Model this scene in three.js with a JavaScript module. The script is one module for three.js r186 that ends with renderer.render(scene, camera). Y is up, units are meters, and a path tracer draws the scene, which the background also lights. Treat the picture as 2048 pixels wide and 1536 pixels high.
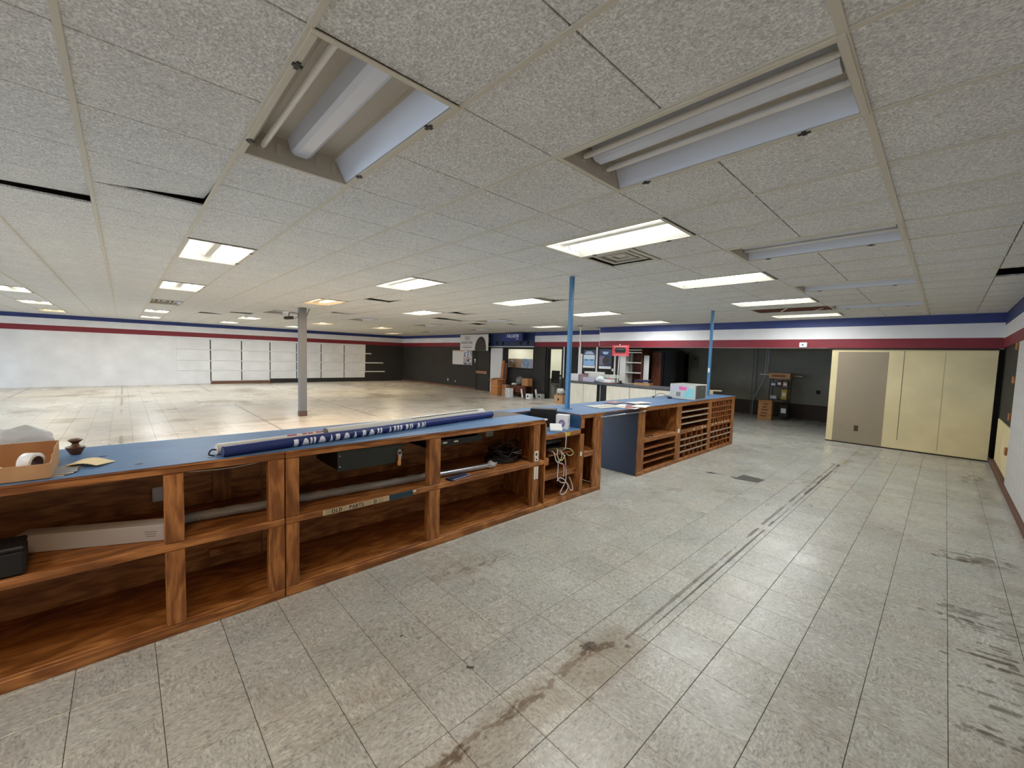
import * as THREE from 'three';
import { mergeGeometries } from 'three/addons/utils/BufferGeometryUtils.js';
import { RectAreaLightUniformsLib } from 'three/addons/lights/RectAreaLightUniformsLib.js';
RectAreaLightUniformsLib.init();

// ---------------------------------------------------------------- camera, sky, exposure
const renderer = new THREE.WebGLRenderer({ antialias: true });
renderer.toneMapping = THREE.LinearToneMapping;
renderer.toneMappingExposure = .96;
renderer.shadowMap.enabled = true;
const scene = new THREE.Scene();
scene.background = new THREE.Color().setRGB(6.6, 8.4, 11.4);          // bright overcast sky, seen only through the shop windows
const camera = new THREE.PerspectiveCamera(86.2115, 4 / 3, 0.05, 120);
camera.matrixAutoUpdate = true;
camera.position.set(0, 1.663, 0);
camera.quaternion.setFromRotationMatrix(new THREE.Matrix4().set(
  0.7263947, 0.0229260, -0.6868953, 0,
  0.0305805, 0.9973755, 0.0656277, 0,
  0.6865971, -0.0686773, 0.7237871, 0,
  0, 0, 0, 1));
camera.updateMatrixWorld(true);
const TUBE_RADIANCE = 6, LAMP = 14;                               // glow of a tube, light of a lit troffer

// ---------------------------------------------------------------- helpers
function rng(seed) { let a = seed >>> 0; return () => { a = (a + 0x6D2B79F5) | 0; let t = Math.imul(a ^ (a >>> 15), 1 | a); t = (t + Math.imul(t ^ (t >>> 7), 61 | t)) ^ t; return ((t ^ (t >>> 14)) >>> 0) / 4294967296; }; }
const rand = rng(7);
const R = (a, b) => a + (b - a) * rand();
const clamp = (v, a = 0, b = 1) => v < a ? a : v > b ? b : v;
const mix = (a, b, t) => a + (b - a) * t;
const sstep = (a, b, x) => { const t = clamp((x - a) / (b - a)); return t * t * (3 - 2 * t); };
function hash(x, y, s) { let h = Math.imul(x, 374761393) + Math.imul(y, 668265263) + Math.imul(s, 974634777); h = Math.imul(h ^ (h >>> 13), 1274126177); return ((h ^ (h >>> 16)) >>> 0) / 4294967296; }
function vnoise(x, y, s = 0, px = 0, py = 0) {
  let xi = Math.floor(x), yi = Math.floor(y); const fx = x - xi, fy = y - yi, u = fx * fx * (3 - 2 * fx), v = fy * fy * (3 - 2 * fy);
  let x1 = xi + 1, y1 = yi + 1;
  if (px) { xi = ((xi % px) + px) % px; x1 = ((x1 % px) + px) % px; } if (py) { yi = ((yi % py) + py) % py; y1 = ((y1 % py) + py) % py; }
  return mix(mix(hash(xi, yi, s), hash(x1, yi, s), u), mix(hash(xi, y1, s), hash(x1, y1, s), u), v);
}
function fbm(x, y, s = 0, oct = 4, px = 0, py = 0) { let a = .5, v = 0, t = 0; for (let i = 0; i < oct; i++) { v += a * vnoise(x, y, s + i, px, py); t += a; a *= .5; x *= 2; y *= 2; px *= 2; py *= 2; } return v / t; }
function tex(w, h, fn, gray = false) {                               // fn(u, v) returns srgb [r, g, b] in 0..1 or one grey
  const d = new Uint8Array(w * h * 4);
  for (let j = 0, k = 0; j < h; j++) for (let i = 0; i < w; i++, k += 4) {
    const c = fn((i + .5) / w, (j + .5) / h);
    if (gray) d[k] = d[k + 1] = d[k + 2] = clamp(c) * 255; else { d[k] = clamp(c[0]) * 255; d[k + 1] = clamp(c[1]) * 255; d[k + 2] = clamp(c[2]) * 255; }
    d[k + 3] = 255;
  }
  const t = new THREE.DataTexture(d, w, h, THREE.RGBAFormat);
  t.wrapS = t.wrapT = THREE.RepeatWrapping; t.magFilter = THREE.LinearFilter; t.minFilter = THREE.LinearMipmapLinearFilter; t.generateMipmaps = true;
  if (!gray) t.colorSpace = THREE.SRGBColorSpace; t.needsUpdate = true; return t;
}
function canvasTex(w, h, draw) {
  const c = document.createElement('canvas'); c.width = w; c.height = h; const g = c.getContext('2d'); draw(g, w, h);
  const t = new THREE.CanvasTexture(c); t.colorSpace = THREE.SRGBColorSpace; return t;
}
const hex3 = h => [(h >> 16 & 255) / 255, (h >> 8 & 255) / 255, (h & 255) / 255];
function mat(color, roughness = .7, extra = {}) { return new THREE.MeshStandardMaterial({ color, roughness, metalness: 0, ...extra }); }
const used = new Map();
function numbered(n) { const k = used.get(n) || 0; used.set(n, k + 1); return k ? n + '_' + String(k).padStart(3, '0') : n; }
function shadows(o) { o.castShadow = o.receiveShadow = true; return o; }
function part(name, geo, m, parent) { const o = shadows(new THREE.Mesh(geo, m)); o.name = name; parent.add(o); return o; }
function tag(o, label, category, group) { o.userData.label = label; o.userData.category = category; if (group) o.userData.group = group; return o; }
function thing(name, label, category, [x, y, z] = [0, 0, 0], turn = 0, group) {
  const o = new THREE.Group(); o.name = numbered(name); o.position.set(x, y, z); o.rotation.y = turn; scene.add(o); return tag(o, label, category, group);
}
function single(name, label, category, geo, m, pos = [0, 0, 0], turn = 0, group) {
  const o = shadows(new THREE.Mesh(geo, m)); o.name = numbered(name); o.position.set(...pos); o.rotation.y = turn; scene.add(o); return tag(o, label, category, group);
}
function structure(name, label, category) { const o = new THREE.Group(); o.name = name; o.userData = { kind: 'structure', label, category }; scene.add(o); return o; }
// chamfered box from corner to corner; uv in metres, u along the longest side
let uvSeed = 1;
function bx(x0, x1, y0, y1, z0, z1, c = .003) {
  const lo = [Math.min(x0, x1), Math.min(y0, y1), Math.min(z0, z1)], hi = [Math.max(x0, x1), Math.max(y0, y1), Math.max(z0, z1)];
  const sz = [0, 1, 2].map(i => hi[i] - lo[i]); c = Math.min(c, sz[0] * .3, sz[1] * .3, sz[2] * .3);
  const long = sz.indexOf(Math.max(...sz)), P = [], N = [], U = [];
  uvSeed = (uvSeed * 16807) % 2147483647; const ou = (uvSeed % 977) / 97, ov = (uvSeed % 613) / 61;
  const corner = (sx, sy, sz_, f) => { const s = [sx, sy, sz_]; return [0, 1, 2].map(i => { const e = s[i] > 0 ? hi[i] : lo[i]; return i === f ? e : e - s[i] * c; }); };
  const tri = (a, b, d, n, ax) => {
    const e1 = [0, 1, 2].map(i => b[i] - a[i]), e2 = [0, 1, 2].map(i => d[i] - a[i]);
    const cr = [e1[1] * e2[2] - e1[2] * e2[1], e1[2] * e2[0] - e1[0] * e2[2], e1[0] * e2[1] - e1[1] * e2[0]];
    const v = cr[0] * n[0] + cr[1] * n[1] + cr[2] * n[2] < 0 ? [a, d, b] : [a, b, d];
    const others = [0, 1, 2].filter(i => i !== ax); let iu = others[0], iv = others[1];
    if (others.includes(long)) { iu = long; iv = others.find(i => i !== long); }
    for (const p of v) { P.push(...p); N.push(...n); U.push(p[iu] + ou, p[iv] + ov); }
  };
  for (let ax = 0; ax < 3; ax++) for (const s of [-1, 1]) {
    const n = [0, 0, 0]; n[ax] = s; const o = [0, 1, 2].filter(i => i !== ax);
    const q = [[-1, -1], [1, -1], [1, 1], [-1, 1]].map(([a, b]) => { const g = [0, 0, 0]; g[ax] = s; g[o[0]] = a; g[o[1]] = b; return corner(g[0], g[1], g[2], ax); });
    tri(q[0], q[1], q[2], n, ax); tri(q[0], q[2], q[3], n, ax);
  }
  if (c > 0) {
    for (let ax = 0; ax < 3; ax++) { const [a, b] = [0, 1, 2].filter(i => i !== ax);
      for (const sa of [-1, 1]) for (const sb of [-1, 1]) {
        const g = [0, 0, 0]; g[a] = sa; g[b] = sb; const n = [0, 0, 0]; n[a] = sa * .7071; n[b] = sb * .7071;
        const g0 = [...g], g1 = [...g]; g0[ax] = -1; g1[ax] = 1;
        const p = [corner(...g0, a), corner(...g1, a), corner(...g1, b), corner(...g0, b)];
        tri(p[0], p[1], p[2], n, a); tri(p[0], p[2], p[3], n, a);
      } }
    for (const sx of [-1, 1]) for (const sy of [-1, 1]) for (const s3 of [-1, 1]) { const k = .57735; tri(corner(sx, sy, s3, 0), corner(sx, sy, s3, 1), corner(sx, sy, s3, 2), [sx * k, sy * k, s3 * k], 0); }
  }
  const gm = new THREE.BufferGeometry();
  gm.setAttribute('position', new THREE.Float32BufferAttribute(P, 3)); gm.setAttribute('normal', new THREE.Float32BufferAttribute(N, 3)); gm.setAttribute('uv', new THREE.Float32BufferAttribute(U, 2));
  return gm;
}
const cb = (w, h, d, c = .003, y = 0) => bx(-w / 2, w / 2, y, y + h, -d / 2, d / 2, c);   // box standing on y
const rel = (g, t) => g.translate(-t.position.x, -t.position.y, -t.position.z);
const V = (...a) => new THREE.Vector3(...a);
const merge = l => mergeGeometries(l.map(g => { const h = g.index ? g.toNonIndexed() : g; for (const k of Object.keys(h.attributes)) if (!['position', 'normal', 'uv'].includes(k)) h.deleteAttribute(k); return h; }));
function tube(pts, r, seg = 24, rad = 6, closed = false) { return new THREE.TubeGeometry(new THREE.CatmullRomCurve3(pts.map(p => V(...p)), closed), seg, r, rad, closed); }
function rod(a, b, r, rad = 12, r2 = r) { const A = V(...a), B = V(...b), d = B.clone().sub(A), g = new THREE.CylinderGeometry(r2, r, d.length(), rad); g.applyQuaternion(new THREE.Quaternion().setFromUnitVectors(V(0, 1, 0), d.normalize())); g.translate((A.x + B.x) / 2, (A.y + B.y) / 2, (A.z + B.z) / 2); return g; }
const lathe = (pts, n = 24) => new THREE.LatheGeometry(pts.map(p => new THREE.Vector2(...p)), n);
function crumple(geo, amp, freq, seed) { const p = geo.attributes.position; for (let i = 0; i < p.count; i++) { const x = p.getX(i), y = p.getY(i), z = p.getZ(i); p.setXYZ(i, x + amp * (fbm(y * freq + 9, z * freq, seed) - .5), y + amp * (fbm(x * freq, z * freq + 3, seed + 11) - .5), z + amp * (fbm(x * freq + 5, y * freq, seed + 23) - .5)); } geo.computeVertexNormals(); return geo; }
function face(w, h) { return new THREE.PlaneGeometry(w, h); }        // flat print, always laid on the front of a solid sheet

// ---------------------------------------------------------------- materials
const woodTex = (seed, dark, light, rings) => tex(1024, 512, (u, v) => {
  const w = fbm(u * 4, v * 5, seed, 3, 4, 5), fl = fbm(u * 3, v * 12, seed + 5, 4, 3, 12);
  const g = .5 + .5 * Math.sin((v * rings + w * 2.6 + fl * 1.3) * 6.283), fine = fbm(u * 24, v * 240, seed + 9, 2, 24, 240), wear = fbm(u * 6, v * 6, seed + 17, 4, 6, 6);
  const t = clamp(.34 + .42 * (g - .4) + .5 * (fine - .5) + .6 * (wear - .5) + .1);
  return [0, 1, 2].map(i => mix(dark[i], light[i], t));
});
const woodMapA = woodTex(3, hex3(0x6b3a12), hex3(0xcf8d4e), 4), woodMapB = woodTex(31, hex3(0x6b3a12), hex3(0xcf8d4e), 3);
for (const t of [woodMapA, woodMapB]) t.repeat.set(1 / 1.3, 1 / .5);
const M = {};
M.wood = mat(0xffffff, .5, { map: woodMapA }); M.woodB = mat(0xffffff, .5, { map: woodMapB });

const blueMap = tex(512, 512, (u, v) => { const n = fbm(u * 6, v * 6, 4, 4, 6, 6), f = fbm(u * 90, v * 90, 9, 2, 90, 90); const s = .92 + .14 * n + .04 * (f - .5); return [.36 * s, .49 * s, .64 * s]; });
blueMap.repeat.set(.8, .8);
M.blue = new THREE.MeshPhysicalMaterial({ color: 0xffffff, roughness: .5, specularIntensity: .4, map: blueMap }); M.navy = mat(0x1c2a3e, .45); M.bluePanel = mat(0x2a4d72, .45);
M.polePaint = mat(0x3c7299, .4);
M.white = mat(0xdedcd6, .6); M.whiteGloss = mat(0xe6e6e4, .35); M.cream = mat(0xd9cda6, .75); M.black = mat(0x141414, .5); M.blackMatte = mat(0x1b1a19, .85);
M.grey = mat(0x7e8285, .5); M.steel = mat(0xb9bcc0, .28, { metalness: .9 }); M.galv = mat(0x9ea3a6, .4, { metalness: .7 });
const cardMap = tex(256, 256, (u, v) => { const s = .9 + .2 * fbm(u * 12, v * 3, 21, 4, 12, 3); return [.72 * s, .56 * s, .40 * s]; });
M.card = mat(0xffffff, .85, { map: cardMap }); M.cardB = mat(0xf0dcc8, .85, { map: cardMap });
M.paper = mat(0xe8e4da, .8); M.manila = mat(0xe6d3a4, .8); M.pale = mat(0xcdb896, .7);
M.bag = mat(0xc9cac8, .35, { transparent: true, opacity: .62, side: THREE.DoubleSide });
M.whiteBag = mat(0xdfe6ea, .45, { side: THREE.DoubleSide });

// ---------------------------------------------------------------- the place in metres
const CEIL = 2.729, GX = .4737, GZ = -1.5183, G = .6096;             // ceiling grid
const XW = -9, XE = 12.6, XH = 11.5, ZN = -23.2, ZS = .7, XR = 15.35, ZM = -7.95;
const fwd = V(), camP = camera.position.clone(), vp = new THREE.Matrix4().multiplyMatrices(camera.projectionMatrix, camera.matrixWorldInverse);
camera.aspect = 4 / 3; camera.updateProjectionMatrix(); vp.multiplyMatrices(camera.projectionMatrix, camera.matrixWorldInverse);
const inView = (x, y, z, m = 1.02) => { fwd.set(x, y, z).applyMatrix4(camera.matrixWorldInverse); if (fwd.z > -.1) return false; fwd.applyMatrix4(camera.projectionMatrix); return Math.abs(fwd.x) < m && Math.abs(fwd.y) < m; };

// ---------------------------------------------------------------- floor
const TX = .093, TZ = -.1828, TS = .3048;
const strokes = [];                                                   // real marks on the floor: old shelving lines, scuffs, adhesive
const stroke = (x0, z0, x1, z1, w, op, col = [.23, .17, .12], thr = .42, f = 14) => strokes.push({ x0, z0, x1, z1, w, op, col, thr, f, b: [Math.min(x0, x1) - w * 2, Math.max(x0, x1) + w * 2, Math.min(z0, z1) - w * 2, Math.max(z0, z1) + w * 2] });
stroke(2.15, -1.205, 8.85, -1.2, .012, .55, undefined, .36, 5); stroke(2.1, -1.155, 8.85, -1.13, .008, .85, [.16, .11, .08], .2, 3); stroke(3.0, -1.152, 5.0, -1.15, .013, .8, [.14, .1, .07], .3, 4);
stroke(4.4, -1.205, 6.2, -1.205, .018, .6, [.2, .15, .11], .38, 6); stroke(6.4, -1.15, 8.8, -1.14, .02, .7, [.17, .12, .08], .36, 5); stroke(2.1, -1.21, 2.1, -1.15, .02, .7, [.16, .11, .07], .35, 30);
for (const x of [6.6, 7.2, 7.55, 8.0, 8.45]) stroke(x, -1.21, x, -1.13, .012, .6, [.2, .14, .09], .35, 20);
stroke(8.86, -1.25, 8.86, .1, .012, .45, undefined, .4, 6);
stroke(.75, -1.3, 1.95, -1.28, .035, .6, [.38, .29, .2], .44, 26); stroke(.8, -1.24, 2.1, -1.19, .16, .32, [.46, .36, .24], .4, 5); stroke(.93, -1.3, 1.0, -1.29, .04, .75, [.28, .2, .13], .4, 30);
stroke(1.86, -1.3, 2.05, -1.24, .03, .75, [.3, .22, .14], .4, 36); stroke(1.25, -1.29, 1.45, -1.27, .035, .6, [.34, .26, .17], .42, 30);
stroke(1.9, -1.33, 1.96, -1.31, .03, .8, [.2, .14, .1], .3, 40);
stroke(1.3, -1.65, 1.32, -1.63, .012, .9, [.06, .05, .05], .2, 60); stroke(1.15, -2.1, 1.16, -2.1, .007, .9, [.05, .05, .05], .1, 40); stroke(2.3, -2.35, 2.31, -2.35, .006, .9, [.05, .05, .05], .1, 40);
stroke(1.5, -2.55, 2.3, -2.45, .12, .3, [.45, .38, .32], .5, 22); stroke(1.75, -2.5, 2.2, -2.42, .03, .5, [.3, .25, .2], .5, 26); stroke(4.7, -2.6, 5.2, -2.3, .1, .3, [.45, .33, .27], .5, 8);
for (const [x, z, l, w, o] of [[5.37, .18, .25, .03, .8], [5.45, .4, .3, .03, .6], [4.15, .2, .06, .35, .7], [4.05, .3, .1, .3, .55], [3.62, .3, .05, .3, .75], [3.5, .42, .12, .25, .6], [3.0, .28, .04, .2, .6], [2.85, .36, .1, .2, .4], [3.8, .45, .2, .2, .55], [4.3, .5, .1, .2, .6]]) {
  for (let k = 0; k < 5; k++) { const zz = z + (hash(k, 3, x * 100 | 0) - .5) * .2, xx = x + (hash(k, 7, x * 91 | 0) - .5) * .35; stroke(xx, zz - .12, xx + .05, zz + .14, .016, o * .75, [.2, .17, .13], .42, 18); }
}
stroke(2.4, .42, 8.6, .5, .13, .28, [.42, .36, .29], .5, 3); stroke(5.4, .2, 5.5, .44, .1, .55, [.28, .23, .18], .48, 10); stroke(9.2, .35, 9.8, .42, .14, .5, [.3, .22, .16], .46, 8);
stroke(8.9, -1.1, 10.9, -1.0, .1, .38, [.52, .4, .22], .48, 6); stroke(9.6, -.9, 9.9, -.2, .12, .35, [.55, .42, .22], .46, 7); stroke(10.9, -1.9, 11.35, .5, .12, .3, [.4, .34, .24], .46, 5);
stroke(7.0, -1.1, 7.4, .2, .015, .4, undefined, .48, 8); stroke(5.9, -.9, 6.1, .2, .015, .3, undefined, .5, 8);
for (let k = 0; k < 60; k++) { const x = R(1, 11), z = R(-2.8, .5); stroke(x, z, x + R(-.03, .05), z + R(-.15, .15), .006, R(.15, .4), [.36, .31, .26], .5, 30); }
function chips(x, z) {                                                // chip pattern of one vinyl tile
  const q = (Math.floor((x - TX) / TS) + Math.floor((z - TZ) / TS)) & 1, a = q ? x : z, b = q ? z : x;
  const s = vnoise(a * 70, b * 150, 3) - .5, t = vnoise(a * 140, b * 300, 8), c = vnoise(a * 48, b * 110, 15);
  return s * .17 + (t > .74 ? -.2 * Math.min(1, (t - .74) * 6) : 0) + (c > .76 ? .07 : 0) + (c < .18 ? -.11 : 0);
}
function floorColour(x, z) {
  const big = fbm(x * .9, z * .9, 40, 4), mid = fbm(x * 3, z * 3, 60, 3);
  let s = 1 + chips(x, z) + (big - .5) * .12 + (mid - .5) * .09;
  let c = [.745 * s, .74 * s, .7 * s]; const dirt = sstep(.45, .85, fbm(x * 1.6 + 40, z * 1.6, 77, 5)) * sstep(.3, .7, fbm(x * 22, z * 22, 79, 3)) * .3;
  c = [mix(c[0], .56, dirt), mix(c[1], .50, dirt), mix(c[2], .41, dirt)];
  for (const k of strokes) {
    if (x < k.b[0] || x > k.b[1] || z < k.b[2] || z > k.b[3]) continue;
    const dx = k.x1 - k.x0, dz = k.z1 - k.z0, l = dx * dx + dz * dz || 1e-6, t = clamp(((x - k.x0) * dx + (z - k.z0) * dz) / l), d = Math.hypot(x - k.x0 - t * dx, z - k.z0 - t * dz);
    const n = fbm(x * k.f, z * k.f * 2, 90, 3), a = .72 * k.op * sstep(1, .35, d / k.w - (n - .5) * 1.2) * sstep(k.thr - .08, k.thr + .12, n);
    for (let i = 0; i < 3; i++) c[i] = mix(c[i], k.col[i], a);
  }
  return c;
}
function salesColour(x, z) {
  const big = fbm(x * .35, z * .35, 140, 4), mid = fbm(x * 1.3, z * 1.3, 160, 4), ch = vnoise(x * 40, z * 60, 5) - .5;
  const s = 1 + (big - .5) * .14 + (mid - .5) * .12 + ch * .06; let c = [.83 * s, .805 * s, .755 * s];
  const row = Math.abs(((x + 40.3) % 2.44) - 1.2), line = sstep(.035, .012, row) * sstep(.38, .6, fbm(x * 2, z * .8, 170, 3)) * .45;        // old gondola lines
  const row2 = Math.abs(((z + 60.6) % 3.05) - 1.5), line2 = sstep(.035, .012, row2) * sstep(.45, .62, fbm(x * .7, z * 2, 180, 3)) * .4;
  const st = sstep(.6, .8, fbm(x * 1.1, z * 1.1 + 9, 190, 4)) * .4, a = Math.max(line, line2);
  c = [mix(c[0], .5, st), mix(c[1], .43, st), mix(c[2], .34, st)]; return [mix(c[0], .36, a), mix(c[1], .31, a), mix(c[2], .26, a)];
}
const gloss = tex(512, 512, (u, v) => .2 + .22 * fbm(u * 14, v * 14, 300, 4, 14, 14) + .1 * (fbm(u * 60, v * 60, 310, 2, 60, 60) - .5), true);    // worn wax
const zones = [
  { x0: -.8, x1: 4.8, z0: -3.3, z1: .76, m: mat(0xffffff, 1, { roughnessMap: gloss, vertexColors: true, map: tex(2048, 1484, (u, v) => floorColour(-.8 + 5.6 * u, -3.3 + 4.06 * v)) }) },
  { x0: 4.8, x1: 15.6, z0: -8, z1: .76, m: mat(0xffffff, 1, { roughnessMap: gloss, vertexColors: true, map: tex(2048, 1660, (u, v) => floorColour(4.8 + 10.8 * u, -8 + 8.76 * v)) }) },
  { x0: -9.1, x1: 15.7, z0: -23.3, z1: .9, m: mat(0xffffff, 1, { roughnessMap: gloss, vertexColors: true, map: tex(2048, 2000, (u, v) => salesColour(-9.1 + 24.8 * u, -23.3 + 24.2 * v)) }) }];
const floor = structure('floor', 'worn speckled beige vinyl tile floor with old shelving marks', 'floor');
part('subfloor', bx(XW - .2, 15.8, -.15, -.004, ZN - .2, ZS + .2, 0), mat(0x3a342c, .9), floor);
function tileGeo(x0, x1, z0, z1, zn, tint) {                          // bevelled top of a tile, open below
  const g = .0011, b = .0016, X = [x0 + g, x0 + g + b, x1 - g - b, x1 - g], Z = [z0 + g, z0 + g + b, z1 - g - b, z1 - g], P = [], N = [], U = [], C = [];
  const quad = (q, n) => { for (const i of [0, 1, 2, 0, 2, 3]) { const p = q[i]; P.push(...p); N.push(...n); U.push((p[0] - zn.x0) / (zn.x1 - zn.x0), (p[2] - zn.z0) / (zn.z1 - zn.z0)); C.push(...tint); } };
  quad([[X[1], 0, Z[2]], [X[2], 0, Z[2]], [X[2], 0, Z[1]], [X[1], 0, Z[1]]], [0, 1, 0]);
  const lo = -.003, s = .7071;
  quad([[X[0], lo, Z[3]], [X[3], lo, Z[3]], [X[2], 0, Z[2]], [X[1], 0, Z[2]]], [0, s, s]); quad([[X[3], lo, Z[0]], [X[0], lo, Z[0]], [X[1], 0, Z[1]], [X[2], 0, Z[1]]], [0, s, -s]);
  quad([[X[3], lo, Z[3]], [X[3], lo, Z[0]], [X[2], 0, Z[1]], [X[2], 0, Z[2]]], [s, s, 0]); quad([[X[0], lo, Z[0]], [X[0], lo, Z[3]], [X[1], 0, Z[2]], [X[1], 0, Z[1]]], [-s, s, 0]);
  const o = new THREE.BufferGeometry(); o.setAttribute('position', new THREE.Float32BufferAttribute(P, 3)); o.setAttribute('normal', new THREE.Float32BufferAttribute(N, 3)); o.setAttribute('uv', new THREE.Float32BufferAttribute(U, 2)); o.setAttribute('color', new THREE.Float32BufferAttribute(C, 3)); return o;
}
{
  const all = [], tr = rng(99);
  for (let i = Math.floor((XW - TX) / TS); TX + i * TS < 15.6; i++) for (let j = Math.floor((ZN - TZ) / TS); TZ + j * TS < ZS; j++) {
    const x0 = Math.max(TX + i * TS, XW), x1 = Math.min(x0 + TS, TX + (i + 1) * TS), z0 = Math.max(TZ + j * TS, ZN), z1 = Math.min(TZ + (j + 1) * TS, ZS); if (x1 - x0 < .02 || z1 - z0 < .02) continue;
    const cx = (x0 + x1) / 2, cz = (z0 + z1) / 2, k = zones.findIndex(q => cx > q.x0 && cx < q.x1 && cz > q.z0 && cz < q.z1);
    const t = .93 + .1 * tr(), w = (tr() - .5) * .03, d = Math.hypot(cx, camP.y, cz);
    all.push({ x0, x1, z0, z1, k, tint: [t + w, t, t - w], s: cz > -2.9 && inView(cx, 0, cz) ? 1 / d ** 3 : 0 });
  }
  all.sort((a, b) => b.s - a.s);
  const rest = [[], [], []];
  all.forEach((q, n) => { const g = tileGeo(q.x0, q.x1, q.z0, q.z1, zones[q.k], q.tint); if (n < 300) part(n ? 'floor_tile_' + String(n).padStart(3, '0') : 'floor_tile', g, zones[q.k].m, floor); else rest[q.k].push(g); });
  const stuff = part('floor_tiles', mergeGeometries(rest.map(l => mergeGeometries(l)), true), zones.map(q => q.m), floor); stuff.userData.kind = 'stuff';
}

// ---------------------------------------------------------------- ceiling: lay-in tiles, tees, dark void above
const ceiling = structure('ceiling', 'suspended ceiling of square textured lay-in tiles on a painted grid', 'ceiling');
const ceilMap = tex(512, 512, (u, v) => { const a = fbm(u * 60, v * 110, 2, 3, 60, 110), b = fbm(u * 120, v * 90, 12, 2, 120, 90), w = fbm(u * 3, v * 3, 22, 3, 3, 3); const s = .96 + (a - .5) * .3 + (b - .5) * .26 + (w - .5) * .06; return [.885 * s, .883 * s, .866 * s]; });
const ceilBump = tex(512, 512, (u, v) => .5 + .7 * (fbm(u * 60, v * 110, 2, 3, 60, 110) - .5) + .5 * (fbm(u * 120, v * 90, 12, 2, 120, 90) - .5), true);
M.ceil = mat(0xffffff, .95, { map: ceilMap, bumpMap: ceilBump, bumpScale: .0022 });
M.tee = mat(0xcfc9b8, .6); M.roofDeck = mat(0xb5b0a4, 1);
const ROWS = { A: 0, B: -2, C: -8, D: -14, E: -20, F: -26, G: -32 };
const LIGHTS = [];                                                    // [column, row, kind]
for (const i of [2, 6, 10, 14]) LIGHTS.push([i, 'A', 'aisle']);
LIGHTS.push([0, 'B', 'bare']); for (const i of [4, 8, 12, 16]) LIGHTS.push([i, 'B', 'lit']);
for (const i of [0, 4, 8, 12, 16]) LIGHTS.push([i, 'C', 'lit']);
LIGHTS.push([0, 'D', 'lit'], [4, 'D', 'orange'], [8, 'D', 'lit'], [12, 'D', 'off'], [16, 'D', 'lit']);
LIGHTS.push([-4, 'E', 'lit']); for (const i of [0, 4, 8, 12, 16]) LIGHTS.push([i, 'E', 'off']);
LIGHTS.push([-4, 'F', 'lit'], [0, 'F', 'lit'], [4, 'F', 'lit'], [8, 'F', 'warm'], [12, 'F', 'warm'], [16, 'F', 'off']);
for (const r of ['B', 'C']) LIGHTS.push([-4, r, 'lit']); LIGHTS.push([-2, 'A', 'orange']);   // the rows go on beside the camera
LIGHTS.push([-4, 'G', 'warm'], [0, 'G', 'lit'], [4, 'G', 'lit'], [8, 'G', 'lit'], [16, 'G', 'warm']);
const holes = new Set(); for (const [i, r] of LIGHTS) { holes.add(i + ',' + ROWS[r]); holes.add(i + ',' + (ROWS[r] + 1)); }
for (const h of ['5,-2', '14,-2', '14,-1', '10,3']) holes.add(h);     // air grilles and a missing tile
const tilted = { '-2,-5': [.035, .0, .055], '-1,-4': [.0, .0, .055], '5,-11': [.05, .02, .03], '9,-12': [.09, .02, .02], '11,-15': [.06, .0, .03], '8,-6': [.03, 0, .03], '3,-22': [.03, 0, .08], '2,-24': [.06, 0, .02], '10,-15': [.05, 0, .05], '13,-16': [.06, 0, .08], '6,-17': [.04, .0, .02], '14,-14': [.06, 0, .02] };
{
  const all = [];
  for (let i = Math.floor((XW - GX) / G); GX + i * G < XE; i++) for (let j = Math.floor((ZN - GZ) / G); GZ + j * G < ZS; j++) {
    if (holes.has(i + ',' + j)) continue;
    const zc = GZ + (j + .5) * G, xr = zc > ZM ? XH : XE, x0 = Math.max(GX + i * G, XW) + .002, x1 = Math.min(GX + (i + 1) * G, xr) - .002, z0 = Math.max(GZ + j * G, ZN) + .0035, z1 = Math.min(GZ + (j + 1) * G, ZS) - .0035;
    if (x1 - x0 < .03 || z1 - z0 < .03) continue;
    const cx = (x0 + x1) / 2, d = Math.hypot(cx, CEIL - camP.y, zc), dir = (i + j) & 1;
    all.push({ x0, x1, z0, z1, tilt: tilted[i + ',' + j], s: inView(cx, CEIL, zc, 1.08) ? 1 / d ** 3 : 0, dir, i, j });
  }
  all.sort((a, b) => b.s - a.s); const rest = [];
  all.forEach((q, n) => {
    const g = bx(q.x0, q.x1, 0, .016, q.z0, q.z1, .002), p = g.attributes.position, u = g.attributes.uv; g.translate(0, CEIL + .005, 0);
    for (let k = 0; k < p.count; k++) { const a = (p.getX(k) - q.x0) / G + q.i * .37, b = (p.getZ(k) - q.z0) / G + q.j * .53; u.setXY(k, q.dir ? a : b, q.dir ? b : a); if (q.tilt) { const tx = (p.getX(k) - q.x0) / G, tz = 1 - (p.getZ(k) - q.z0) / G; p.setY(k, p.getY(k) + tz * mix(q.tilt[0], q.tilt[2], tx) + q.tilt[1] * tx * .3); } }
    if (n < 300) part(n ? 'ceiling_tile_' + String(n).padStart(3, '0') : 'ceiling_tile', g, M.ceil, ceiling); else rest.push(g);
  });
  part('ceiling_tiles', mergeGeometries(rest), M.ceil, ceiling).userData.kind = 'stuff';
  let n = 0;
  for (let i = -15; GX + i * G < XE; i++) {                           // main tees across the shop, stopping at the light openings
    const x = GX + i * G, zMax = x > XH - .02 ? ZM : ZS; part(n ? 'ceiling_tee_' + String(n).padStart(3, '0') : 'ceiling_tee', bx(x - .012, x + .012, CEIL - .001, CEIL + .005, ZN, zMax, .001), M.tee, ceiling); n++;
  }
  { const z = GZ + 2 * G; part('ceiling_tee_' + String(n++).padStart(3, '0'), bx(XW, XH, CEIL - .002, CEIL + .003, z - .015, z + .015, .001), M.tee, ceiling); }   // wide tee along the aisle
}
part('roof_deck', bx(XW - .2, 15.8, 3.4, 3.55, ZN - .2, ZS + .2, 0), M.roofDeck, ceiling);
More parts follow.
